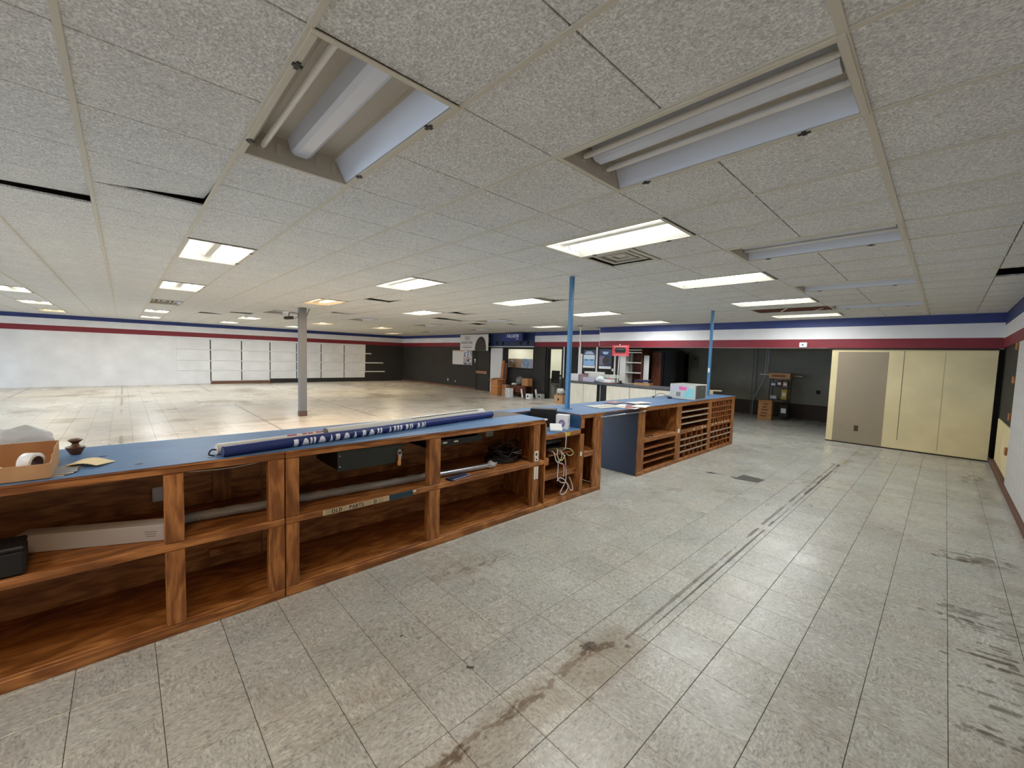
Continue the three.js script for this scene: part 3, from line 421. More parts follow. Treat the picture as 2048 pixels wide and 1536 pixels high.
const slotShelf = (k, y, m = M.slot) => { const [a, b] = cols[k]; const s = wb(u4, 'slot_shelf', M.slot, a + .001, b - .001, y - .009, y + .009, ZF - .006, -3.4, .002); if (m !== M.slot) wb(u4, 'shelf_edge', m, a + .001, b - .001, y - .01, y + .01, ZF - .002, ZF - .006, .001); return s; };
const slotDivs = (k, y0, y1, n) => { const [a, b] = cols[k]; for (let i = 1; i < n; i++) { const x = a + (b - a) * i / n + (hash(i, k, y0 * 100 | 0) - .5) * .02; wb(u4, 'slot_divider', M.slot, x - .008, x + .008, y0 + .01, y1 - .01, ZF - .004, -3.35, .002); } };
for (const y of [.16, .262, .365]) slotShelf(0, y); for (const y of [.63, .735, .835]) slotShelf(1, y, M.edgeWhite);
for (const [k, lo, hi, rows, n] of [[1, .057, .467, 4, 6], [2, .057, .467, 4, 6], [2, .527, .934, 4, 9]]) { const ys = []; for (let i = 0; i <= rows; i++) ys.push(mix(lo, hi, i / rows)); for (let i = 1; i < rows; i++) slotShelf(k, ys[i], k === 2 && lo < .1 && i > 1 || k === 1 && i < 4 ? M.edgeWhite : M.slot); for (let i = 0; i < rows; i++) slotDivs(k, ys[i], ys[i + 1], n - (i & 1 && n === 6 ? 1 : 0)); }
for (const x of [8.02, 8.18, 8.34, 8.5, 8.66, 8.82]) wb(u4, 'slot_label', M.manila, x, x + .07, .505, .525, ZF - .0035, ZF - .0025, 0); wb(u4, 'post_label', M.paper, 6.58, 6.65, .5, .57, ZF - .001, ZF, 0); for (const x of [7.2, 7.55, 7.68]) wb(u4, 'slot_label', M.paper, x, x + .05, .49, .515, ZF - .0035, ZF - .0025, 0);
{ const c = part('loose_cord', tube([[.25, .53, -.1], [.28, .7, -.25], [.3, .54, -.3], [.5, .535, -.05], [.33, .53, -.02], [.26, .6, -.15]], .006, 30, 5), M.black, u4); }
// worktop
const top = thing('worktop', 'long blue laminate worktop running over all the counter sections', 'worktop', [-1.7, TOP - .015, ZF]);
const slab = (pts, y, h, m, n) => { const s = new THREE.Shape(pts.map(([x, z]) => new THREE.Vector2(x + 1.7, -(z - ZF)))); const g = new THREE.ExtrudeGeometry(s, { depth: h, bevelEnabled: false }); g.rotateX(-Math.PI / 2); g.translate(0, y, 0); return part(n, g, m, top); };
const outl = [[-1.72, ZF + .004], [.7595, ZF + .004], [.7595, ZB], [-1.72, ZB]], outr = [[.761, ZF + .004], [3.346, ZF + .004], [3.346, -3.53], [3.965, -3.53], [3.965, ZF + .004], [9.185, ZF + .004], [9.185, ZB], [.761, ZB]];
for (const o of [outl, outr]) { slab(o, 0, .013, M.wood, 'substrate'); slab(o, .013, .003, M.blue, 'laminate'); }
single('metal_bar', 'silver metal bar fixed across the walk-through gap under the worktop', 'bar', merge([bx(4.34, 5.48, .932, .948, ZF + .001, ZF + .014, .003), bx(4.36, 4.38, .925, .955, ZF + .001, ZF + .006, .001), bx(5.44, 5.46, .925, .955, ZF + .001, ZF + .006, .001)]), M.steel); part('corner_cap', bx(5.0, 5.048, .001, .017, -.02, .006, .002), M.white, top);
part('worn_patch', bx(4.5, 5.05, .016, .0166, -.74, -.38, 0), mat(0x554b45, .6), top).userData.label = 'brown bare patch of worktop'; for (const [x, z] of [[1.6, -.45], [2.3, -.25], [1.75, -.12]]) { const s = part('spot', new THREE.CylinderGeometry(.012, .012, .001, 12), M.black, top); s.position.set(x, .0168, z); s.scale.x = 1.5; }
// blue poles standing in the worktop
for (const [x, z, lab, sc] of [[4.27, -3.42, 'slim blue painted steel pole rising beside the lower desk section', 0], [8.75, -3.34, 'slim blue painted steel pole rising behind the sticker covered case', 1]]) {
  const t = thing('steel_pole', lab, 'pole', [x, TOP + .001, z]); const h = CEIL - TOP - .003; part('shaft', merge([bx(-.026, -.02, 0, h, -.024, .024, .001), bx(-.02, .022, 0, h, -.024, -.019, .001), bx(-.02, .022, 0, h, .019, .024, .001), bx(.016, .022, 0, h, -.019, -.008, .001), bx(.016, .022, 0, h, .008, .019, .001)]), M.polePaint, t); part('foot_plate', cb(.1, .006, .1, .001), M.polePaint, t); if (sc) part('paper_label', bx(-.028, -.0262, .47, .56, -.018, .02, 0), M.paper, t); else part('wire', rod([.018, .2, .01], [.018, h, .01], .006, 6), M.polePaint, t);
}
// ---------------------------------------------------------------- things on the counter
const CT = TOP + .0018;
{
  const t = thing('carton_tray', 'torn open cardboard tray on the counter end holding a tape roll', 'box', [-.52, CT, -3.16]);
  part('bottom', cb(.5, .004, .38, .001), M.card, t); part('front_wall', bx(-.25, .25, 0, .075, .186, .19, .001), M.card, t); part('back_wall', bx(-.25, .25, 0, .125, -.19, -.186, .001), M.cardB, t); part('left_wall', bx(-.25, -.246, 0, .1, -.186, .186, .001), M.card, t);
  { const s = new THREE.Shape([[-.186, 0], [.186, 0], [.186, .075], [.12, .08], [.1, .1], [.02, .095], [0, .115], [-.186, .122]].map(p => new THREE.Vector2(...p))); const g = new THREE.ExtrudeGeometry(s, { depth: .004, bevelEnabled: false }); g.rotateY(-Math.PI / 2); g.translate(.25, 0, 0); part('right_wall', g, M.card, t); }
  part('lining_strip', bx(-.245, .1, .07, .078, .178, .185, .001), M.manila, t);
  const r = thing('tape_roll', 'roll of white tape with a dark core inside the cardboard tray', 'tape', [-.345, CT + .006, -3.1], -.5); const ring = new THREE.LatheGeometry([[.036, -.024], [.052, -.024], [.052, .024], [.036, .024], [.036, -.024]].map(p => new THREE.Vector2(...p)), 32); ring.rotateZ(Math.PI / 2); ring.translate(0, .053, 0); part('tape', ring, M.whiteGloss, r); const core = new THREE.LatheGeometry([[.033, -.0245], [.0358, -.0245], [.0358, .0245], [.033, .0245], [.033, -.0245]].map(p => new THREE.Vector2(...p)), 32); core.rotateZ(Math.PI / 2); core.translate(0, .053, 0); part('core', core, mat(0x4b3a36, .7), r);
  const bag = crumple(new THREE.SphereGeometry(.1, 28, 18).scale(1.6, .8, .9), .07, 16, 5); bag.translate(0, .095, 0); single('plastic_bag', 'crumpled clear grey plastic bag behind the cardboard tray', 'bag', bag, M.bag, [-.46, CT, -3.53], .2);
  single('wooden_finial', 'small turned brown wooden finial standing on the counter edge', 'finial', lathe([[0, 0], [.022, 0], [.026, .006], [.034, .022], [.043, .04], [.043, .046], [.024, .052], [.016, .06], [.015, .068], [.03, .082], [.034, .087], [.022, .093], [0, .095]], 28), mat(0x5d3a22, .45), [-.22, CT, -3.55]);
  const tg = new THREE.BoxGeometry(.13, .0012, .17, 8, 1, 8); { const p = tg.attributes.position; for (let i = 0; i < p.count; i++) p.setY(i, p.getY(i) + .012 + .011 * Math.cos(p.getZ(i) * 24 + p.getX(i) * 8)); tg.computeVertexNormals(); } single('manila_card', 'curled cream card lying on the blue counter by the tray', 'card', tg, M.manila, [-.15, CT, -3.2], .95);
  const pt = thing('paper_stack', 'grey loose papers half under the cream card', 'papers', [-.245, CT, -3.1]); for (let k = 0; k < 4; k++) part('sheet', bx(-.06 + k * .006, .05 + k * .003, k * .0022, k * .0022 + .0012, -.11, .1 - k * .01, 0).rotateY(.12 * k - .35), k & 1 ? mat(0x8d8f90, .7) : M.paper, pt);
}
{ // rolled banners
  const blueRoll = canvasTex(2048, 128, (g, w, h) => { g.fillStyle = '#1f2f6e'; g.fillRect(0, 0, w, h); g.fillStyle = '#f4f6fa'; g.save(); g.beginPath(); g.rect(0, 4, w, 58); g.clip(); let x = 330; for (const [wd, k] of [[40, 0], [52, 1], [40, 2], [60, 1], [54, 3], [44, 0], [56, 1], [60, 3], [20, 9], [40, 0], [56, 1], [14, 9], [22, 0], [22, 0], [26, 9], [60, 3], [26, 0], [26, 0], [26, 0], [22, 9], [34, 0], [34, 2], [26, 9], [40, 1], [36, 1], [12, 0]]) { if (k === 0) g.fillRect(x, 8, wd * .62, 78); if (k === 1) { g.beginPath(); g.ellipse(x + wd / 2, 74, wd * .46, 66, 0, 0, 7); g.fill(); } if (k === 2) { g.fillRect(x, 8, wd * .3, 78); g.fillRect(x + wd * .5, 8, wd * .3, 78); } if (k === 3) { g.beginPath(); g.moveTo(x, 90); g.lineTo(x + wd * .5, 4); g.lineTo(x + wd, 90); g.fill(); } x += wd; } g.restore(); g.strokeStyle = '#c75060'; g.lineWidth = 9; g.beginPath(); g.arc(1640, 74, 34, Math.PI, 0); g.stroke(); g.fillStyle = '#b6c4e0'; g.beginPath(); g.moveTo(1618, 74); g.lineTo(1640, 40); g.lineTo(1662, 74); g.fill(); });
  const redRoll = canvasTex(1024, 128, (g, w, h) => { g.fillStyle = '#d9d6cb'; g.fillRect(0, 0, w, h); g.fillStyle = '#b3202c'; for (const [x, wd, y, hh] of [[640, 100, 44, 30], [720, 16, 28, 40], [780, 70, 24, 16], [800, 50, 48, 26], [860, 60, 28, 44], [950, 74, 24, 46]]) { g.fillRect(x, y, wd, hh); g.fillRect(x, (y + 64) % 128, wd, hh); } });
  const mk = (name, label, a, b, r, m, endM) => { const A = V(...a), B = V(...b), t = thing(name, label, 'banner', [a[0], CT, a[2]]); const g = new THREE.CylinderGeometry(r, r, A.distanceTo(B), 24, 1, true); g.rotateY(-.9); g.applyQuaternion(new THREE.Quaternion().setFromUnitVectors(V(0, 1, 0), B.clone().sub(A).normalize())); g.translate((B.x - A.x) / 2, r, (B.z - A.z) / 2); part('roll', g, m, t); const inn = rod([-.004, r, 0], [B.x - A.x + .004, r, B.z - A.z], r * .93, 20); part('inner_layers', inn, endM, t); return t; };
  const side = (tx) => { tx.rotation = Math.PI / 2; tx.center.set(.5, .5); return mat(0xffffff, .45, { map: tx, side: THREE.DoubleSide }); };
  const tB = mk('rolled_banner', 'rolled navy blue vinyl banner with white letters along the counter front', [.43, CT, -2.985], [2.9, CT, -3.37], .033, side(blueRoll), mat(0x27356b, .6));
  const tW = mk('rolled_banner', 'short rolled white banner with red letters on the counter', [.41, CT, -3.075], [1.06, CT, -3.16], .034, side(redRoll), M.paper); part('tie_cord', tube([[0, .03, 0], [-.03, .035, .01], [-.045, .012, .03], [-.02, .005, .05]], .005, 14, 5), M.black, tW);
  const tL = mk('rolled_banner', 'long plain white rolled banner with a hollow end on the counter', [1.09, CT, -3.165], [2.86, CT, -3.475], .043, mat(0xd7d5ca, .5, { side: THREE.DoubleSide }), mat(0x6f675b, .8)); part('outer_layer', bx(.8, 1.7, .084, .086, -.02, .03, 0).rotateY(.17).translate(0, 0, .0), mat(0xd7d5ca, .5), tL);
}
{ // printed sheets over the gap
  const sheet = (s, draw) => mat(0xffffff, .45, { map: canvasTex(256, 256, draw) });
  const pr = [(g) => { g.fillStyle = '#e6e2da'; g.fillRect(0, 0, 256, 256); g.fillStyle = '#8c3a3c'; g.beginPath(); g.moveTo(0, 150); g.lineTo(256, 60); g.lineTo(256, 190); g.lineTo(60, 230); g.fill(); g.fillStyle = '#b9a37e'; g.fillRect(30, 60, 90, 40); }, (g) => { g.fillStyle = '#d9d4c2'; g.fillRect(0, 0, 256, 256); g.fillStyle = '#3c3a38'; for (let k = 0; k < 5; k++) g.fillRect(20 + k * 44, 60, 26, 14); g.fillStyle = '#7d8c78'; g.fillRect(20, 120, 200, 60); }, (g) => { g.fillStyle = '#7b6d74'; g.fillRect(0, 0, 256, 256); g.fillStyle = '#a34a52'; g.fillRect(20, 20, 120, 150); g.fillStyle = '#d7c48f'; g.fillRect(150, 40, 70, 60); }];
  const spec = [['white poster sheet with a dark red shape on the worktop', 0, 5.25, -3.1, .5, .36, .25], ['cream flyer with dark dashes lying on the blue worktop', 1, 4.95, -3.28, .5, .3, -.2], ['mauve leaflet with a red block on the blue worktop', 2, 5.55, -3.5, .4, .22, .1], ['blank white sheet overhanging the worktop edge at the gap', -1, 5.42, -2.99, .36, .2, .3], ['blank white sheet under the poster on the worktop', -1, 5.8, -3.25, .4, .22, -.15]];
  spec.forEach(([l, k, x, z, w, d, a], i) => { const g = new THREE.BoxGeometry(w, .0012, d, 10, 1, 6), p = g.attributes.position; for (let q = 0; q < p.count; q++) p.setY(q, p.getY(q) + .003 + i * .0026 + .0011 * Math.sin(p.getX(q) * 14 + i)); g.computeVertexNormals(); single('poster_sheet', l, 'paper', g, k < 0 ? M.paper : sheet(0, pr[k]), [x, CT, z], a); });
}
{ // grey case with stickers, adapter
  const t = thing('computer_case', 'pale grey metal case with pink and teal stickers on the worktop', 'computer', [7.5, CT, -3.21], .0);
  const w = .5, d = .46, h = .27; part('shell', cb(w, h, d, .006), mat(0xb9b9b2, .4), t); part('side_recess', bx(-w / 2 + .03, w / 2 - .05, .02, h - .02, d / 2, d / 2 + .002, .001), mat(0x4f524c, .6), t);
  const st = canvasTex(512, 300, (g) => { g.fillStyle = '#c6c6c0'; g.fillRect(0, 0, 512, 300); g.fillStyle = '#c9bcd8'; g.fillRect(40, 30, 90, 80); g.fillStyle = '#e86aa8'; g.beginPath(); g.moveTo(180, 40); g.lineTo(350, 52); g.lineTo(330, 120); g.lineTo(190, 118); g.fill(); g.fillStyle = '#8fcfce'; g.beginPath(); g.moveTo(390, 80); g.lineTo(480, 60); g.lineTo(480, 270); g.lineTo(270, 270); g.lineTo(290, 170); g.fill(); g.fillStyle = '#7d8680'; g.fillRect(130, 160, 90, 90); g.fillStyle = '#222'; g.fillRect(370, 66, 12, 12); g.fillRect(30, 14, 12, 8); });
  const f = part('sticker_face', face(d - .01, h - .01), mat(0xffffff, .5, { map: st }), t); f.rotation.y = -Math.PI / 2; f.position.set(-w / 2 - .0012, h / 2, 0); part('lock', cb(.02, .02, .006, .001, .2).translate(.02, 0, d / 2 + .003), M.steel, t); part('lock_slot', cb(.05, .012, .004, .001, .24).translate(-.05, 0, d / 2 + .002), M.black, t);
  const a = thing('power_adapter', 'black power adapter with a looped cord beside the grey case', 'adapter', [7.17, CT, -3.4], .3); part('brick', cb(.09, .032, .06, .004), M.black, a); part('plug', cb(.05, .025, .03, .004).translate(-.02, 0, -.28), M.black, a); part('cord', tube([[0, .016, -.03], [.02, .07, -.1], [.0, .08, -.18], [-.02, .03, -.25], [-.02, .014, -.27]], .004, 24, 6), M.black, a);
  single('wood_offcut', 'short pale timber offcut leaning on the worktop behind the blue pole', 'wood', merge([bx(-.14, .14, .075, .1, -.02, .02, .003), bx(-.1, -.03, 0, .075, -.03, .03, .003)]), M.pale, [8.98, CT, -3.3], -.9);
}
{ // low desk
  const DT = .8335; const m = thing('monitor_box', 'black upright device housing at the back of the lower desk', 'device', [3.73, DT, -3.35], -.95); part('housing', cb(.31, .215, .16, .006), M.black, m); part('front_plate', bx(-.14, .14, .02, .2, .075, .078, .001), M.blackMatte, m); part('vent_grille', bx(.04, .13, .05, .18, .078, .08, 0), mat(0x2a2b2a, .7), m);
  const bxp = canvasTex(256, 256, (g) => { g.fillStyle = '#e8e6ea'; g.fillRect(0, 0, 256, 256); g.fillStyle = '#8a7fa6'; g.beginPath(); g.arc(130, 150, 70, 0, 7); g.fill(); g.fillStyle = '#b9b2cc'; g.beginPath(); g.arc(130, 150, 26, 0, 7); g.fill(); }), bxq = canvasTex(256, 256, (g) => { g.fillStyle = '#e4e3e2'; g.fillRect(0, 0, 256, 256); g.fillStyle = '#333'; g.fillRect(60, 90, 40, 36); g.fillRect(170, 60, 16, 60); g.fillRect(50, 190, 14, 60); g.fillRect(50, 190, 90, 14); g.fillRect(50, 236, 160, 8); });
  const b = thing('gadget_box', 'small white retail box with a purple disc on the lower desk', 'box', [3.76, DT, -3.07], -1.12); part('body', cb(.145, .17, .1, .002), M.whiteGloss, b); const f1 = part('front_print', face(.14, .165), mat(0xffffff, .5, { map: bxp }), b); f1.position.set(0, .085, .0508); const f2 = part('side_print', face(.096, .165), mat(0xffffff, .5, { map: bxq }), b); f2.rotation.y = Math.PI / 2; f2.position.set(.0733, .085, 0);
  const c = thing('card_reader', 'tilted white card terminal in front of the gadget box', 'terminal', [3.58, DT, -3.02], -.75); { const s = new THREE.Shape([[-.05, 0], [.05, 0], [.05, .02], [-.045, .075], [-.05, .07]].map(p => new THREE.Vector2(...p))); const g = new THREE.ExtrudeGeometry(s, { depth: .13, bevelEnabled: true, bevelSize: .003, bevelThickness: .003, bevelSegments: 1 }); g.rotateY(-Math.PI / 2); g.translate(.065, 0, 0); part('body', g, M.whiteGloss, c); part('foot', cb(.13, .012, .12, .002), mat(0x8fa6b8, .5), c); }
  const p = thing('desk_phone', 'black desk phone at the left of the lower desk', 'phone', [3.45, DT, -3.22], .2); part('base', bx(-.09, .09, 0, .03, -.1, .1, .008), M.black, p); part('keypad', bx(-.02, .07, .03, .036, -.08, .06, .002), mat(0x3a3d40, .6), p); part('handset', merge([bx(-.085, -.035, .055, .075, -.1, .1, .008), bx(-.085, -.035, .03, .056, -.1, -.05, .008), bx(-.085, -.035, .03, .056, .05, .1, .008)]), M.blackMatte, p);
  part('cord', tube([[-.06, .03, .11], [-.07, .012, .14], [-.03, .008, .13]], .004, 12, 5), M.black, p);
  const net = [[.557, 'lower black network switch with cables on the gear shelf', 0], [.632, 'upper black network box with a silver front strip', 1]];
  for (const [y, l, k] of net) { const s = thing('network_switch', l, 'switch', [3.73, y, -3.3]); part('body', cb(.36, .05, .2, .003), M.black, s); part('front_strip', bx(-.17, .17, .014, .034, .1, .102, 0), k ? M.galv : mat(0x54585a, .5), s); for (let q = 0; q < 6; q++) part('port', bx(-.15 + q * .05, -.115 + q * .05, .016, .03, .102, .1035, 0), M.blackMatte, s); if (k) for (const q of [-1, 1]) part('stand_off', cb(.02, .024, .02, .001, -.0245).translate(q * .15, 0, 0), M.black, s); }
  const cab = (l, m, list, n) => { const t = thing('network_cable', l, 'cable', [3.6, .3, ZF]); list.forEach(q => part('strand', tube(q.map(([a, b, c]) => [a - 3.6, b - .3, c - ZF]), .0055, 40, 6), m, t)); };
  const wm = mat(0xd6d3d6, .5), ym = mat(0xc4bb86, .5);
  cab('looped white network cables hanging from the gear shelf', wm, [[[3.66, .585, -3.19], [3.68, .56, -2.98], [3.7, .4, -2.95], [3.69, .25, -2.94], [3.60, .12, -2.94], [3.67, .1, -2.94], [3.74, .16, -2.94], [3.66, .27, -2.93], [3.56, .31, -2.93], [3.53, .28, -2.93]], [[3.60, .585, -3.19], [3.57, .55, -2.97], [3.56, .42, -2.95], [3.55, .3, -2.94], [3.6, .25, -2.93], [3.72, .22, -2.94], [3.8, .12, -2.95], [3.86, .11, -2.96], [3.85, .2, -2.98], [3.82, .26, -2.99]], [[3.58, .585, -3.19], [3.53, .6, -3.0], [3.53, .5, -2.95], [3.64, .45, -2.94], [3.66, .3, -2.945]], [[3.66, .835, -2.96], [3.665, .8, -2.94], [3.67, .7, -2.94], [3.68, .62, -2.96], [3.7, .59, -3.1]]], 0);
  cab('pale yellow network cables bunched at the switch front', ym, [[[3.7, .58, -3.19], [3.72, .62, -3.0], [3.8, .6, -2.96], [3.84, .55, -2.96], [3.78, .53, -2.96], [3.72, .56, -2.97]], [[3.62, .58, -3.19], [3.58, .63, -2.99], [3.54, .56, -2.95], [3.6, .5, -2.94], [3.68, .55, -2.95]], [[3.64, .58, -3.19], [3.63, .6, -2.97], [3.6, .53, -2.94], [3.56, .49, -2.94]]], 0);
  cab('single thin red network cable among the white loops', mat(0xa33240, .5), [[[3.56, .5, -2.955], [3.6, .46, -2.945], [3.68, .43, -2.935], [3.7, .4, -2.935]]], 0);
}
{ // under the worktop and on the middle shelf
  const d = thing('cash_drawer', 'black metal cash drawer slung under the worktop', 'drawer', [1.36, .80, -3.2]); part('box', cb(.5, .14, .46, .004), mat(0x10120f, .5), d); part('front', bx(-.255, .255, -.005, .145, .23, .238, .003), mat(0x1d211c, .45), d); part('lip', bx(-.255, .255, .115, .12, .238, .242, .001), mat(0x2d332c, .45), d); for (const x of [-.24]) for (const y of [.03, .11]) part('screw', new THREE.SphereGeometry(.006, 8, 6).translate(x, y, .238), M.steel, d); for (const x of [-.2, .2]) part('hanger', bx(x - .03, x + .03, .14, .184, -.2, .2, .002), M.black, d); part('lock', new THREE.CylinderGeometry(.012, .012, .01, 14).rotateX(Math.PI / 2).translate(.225, .09, .242), M.steel, d);
  const k = thing('key_ring', 'keys with an orange wooden tag hanging from the cash drawer lock', 'keys', [1.585, .80, -2.95]); part('ring', new THREE.TorusGeometry(.017, .0022, 6, 20).translate(0, .075, 0), M.steel, k); part('key', merge([new THREE.CylinderGeometry(.011, .011, .003, 14).rotateX(Math.PI / 2).translate(0, .092, 0), bx(-.003, .003, .085, .098, -.003, .012, .0005)]), M.steel, k); part('key', merge([new THREE.CylinderGeometry(.012, .012, .003, 12).rotateX(Math.PI / 2).translate(.008, .05, .004), bx(.004, .012, .012, .045, .002, .006, .0005)]), M.steel, k); part('tag', lathe([[0, -.045], [.013, -.04], [.015, -.02], [.008, .01], [.009, .04], [0, .045]], 14).translate(-.004, .015, .004), mat(0xc98a4a, .5), k);
  const kb = thing('keyboard_tray', 'shallow black pull-out tray under the worktop beside the cash drawer', 'tray', [2.17, .86, -3.16]); part('tray', cb(.62, .02, .3, .004), M.black, kb); part('front_edge', bx(-.31, .31, 0, .055, .15, .16, .004), mat(0x16181c, .4), kb); for (const x of [-.28, .28]) part('runner', bx(x - .015, x + .015, .02, .124, -.12, .12, .002), M.black, kb); for (const x of [-.14, -.02]) part('sticker', bx(x, x + .045, .02, .035, .16, .161, 0), M.paper, kb);
  const SH = .546; const c = thing('long_carton', 'long narrow white carton lying on the middle shelf', 'box', [-.12, SH, -3.21], -.42); part('body', cb(.66, .095, .11, .004), mat(0xbcb6ae, .7), c); part('end_flap', bx(.33, .334, .004, .09, -.05, .05, .001), mat(0x9d958b, .7), c); const pr = canvasTex(128, 64, g => { g.fillStyle = '#bcb6ae'; g.fillRect(0, 0, 128, 64); g.fillStyle = '#5a524c'; g.font = '16px sans-serif'; for (let q = 0; q < 3; q++) g.fillRect(20 + q * 8, 12 + q * 17, 74 - q * 10, 4); }); const pf = part('print', face(.1, .05), mat(0xffffff, .7, { map: pr }), c); pf.position.set(.26, .045, .0562);
  const bc = thing('tool_case', 'black hard case at the end of the middle shelf', 'case', [-.54, SH, -3.06], .05); part('body', cb(.34, .12, .18, .01), M.blackMatte, bc); part('lid', cb(.34, .02, .18, .006, .121), M.black, bc); part('clasp', bx(-.03, .03, .09, .135, .09, .096, .002), M.blackMatte, bc);
  const p = thing('long_pipe', 'long silver pipe in torn clear plastic on the middle shelf', 'pipe', [.24, SH, -3.24]); const e = [2.39, .029, .17]; part('pipe', rod([0, .029, 0], e, .025, 18), M.steel, p); part('plastic_sleeve', crumple(new THREE.CylinderGeometry(.031, .031, 1.72, 16, 40, true).rotateZ(-Math.PI / 2).translate(.86, 0, 0), .018, 22, 9).rotateY(-.072).translate(0, .034, 0), mat(0x9a9894, .4, { transparent: true, opacity: .8, side: THREE.DoubleSide }), p); part('crumpled_end', crumple(new THREE.SphereGeometry(.045, 18, 12).scale(1.5, .7, 1), .05, 30, 3).translate(2.42, .035, .175), M.bag, p);
  const cp = thing('cable_pile', 'tangled heap of black power cables on the middle shelf', 'cables', [2.98, SH, -3.25]); for (let q = 0; q < 9; q++) { const a = q * .7, r = .1 + .04 * hash(q, 1, 2), pts = []; for (let s = 0; s < 9; s++) { const b = a + s * .8, rr = r * (1 + .35 * hash(q, s, 4)); pts.push([Math.cos(b) * rr * 1.3, .01 + .02 * q * hash(q, s, 7) + .006 * q, Math.sin(b) * rr * .9]); } part('cable', tube(pts, .0075, 60, 6), q % 4 === 3 ? mat(0x2c2c2e, .5) : M.black, cp); } for (let q = 0; q < 2; q++) part('loose_end', tube([[.05, .09, .1], [.1, .1 - q * .02, .14], [.16, .11 - q * .035, .13]], .004, 12, 5), mat(0x8d8d8d, .5), cp);
  const bl = thing('blue_folder', 'creased dark blue folder pushed under the long pipe', 'folder', [2.2, SH, -3.0], .18); part('cover', cb(.24, .006, .08, .001), mat(0x242a55, .5), bl); part('sheet', cb(.22, .003, .07, .0005, .006).translate(.02, 0, .008), mat(0x9aa0b8, .6), bl); part('cover', bx(-.12, .11, .0095, .014, -.04, .03, .001), mat(0x1d2247, .5), bl);
}

// ---------------------------------------------------------------- sales floor: column, signs, boards
{
  const t = thing('steel_column', 'grey square steel column with a brown foot on the sales floor', 'column', [3.3, 0, -11.22]); part('shaft', bx(-.085, .085, .13, CEIL - .003, -.075, .075, .006), mat(0x75797c, .5), t); part('foot', bx(-.09, .09, 0, .13, -.08, .08, .004), mat(0x5e4a40, .7), t); part('wire_tie', bx(.085, .1, .2, .26, -.01, .01, .002), M.blackMatte, t); part('brace', rod([.085, 2.5, 0], [.17, CEIL - .004, 0], .012, 8), M.grey, t);
  const c = thing('security_camera', 'small black camera on a thin arm at the top of the column', 'camera', [3.0, 2.42, -11.22]); part('arm', tube([[.212, .16, 0], [.1, .17, 0], [.0, .165, 0], [0, .06, 0]], .01, 20, 6), M.black, c); part('body', rod([-.09, .03, 0], [.09, .05, 0], .04, 14), M.black, c); part('lens', rod([-.12, .027, 0], [-.09, .03, 0], .03, 14), mat(0x2a2a2e, .2), c); part('cable', tube([[.06, .05, .03], [.14, .04, .02], [.2, .1, .0], [.21, .14, 0]], .006, 16, 5), M.black, c);
}
const onEast = (o, x) => { o.rotation.y = -Math.PI / 2; return o; };  // turns a front that looks along +z towards the shop
function board(name, label, cat, x, y0, y1, z0, z1, thick, map, body = M.white, group) {
  const w = Math.abs(z1 - z0), h = y1 - y0, t = thing(name, label, cat, [x, y0, (z0 + z1) / 2], -Math.PI / 2, group); part('panel', bx(-w / 2, w / 2, 0, h, -thick, 0, .003), body, t); if (map) { const f = part('print', face(w - .006, h - .006), mat(0xffffff, .5, { map }), t); f.position.set(0, h / 2, .0015); } return t;
}
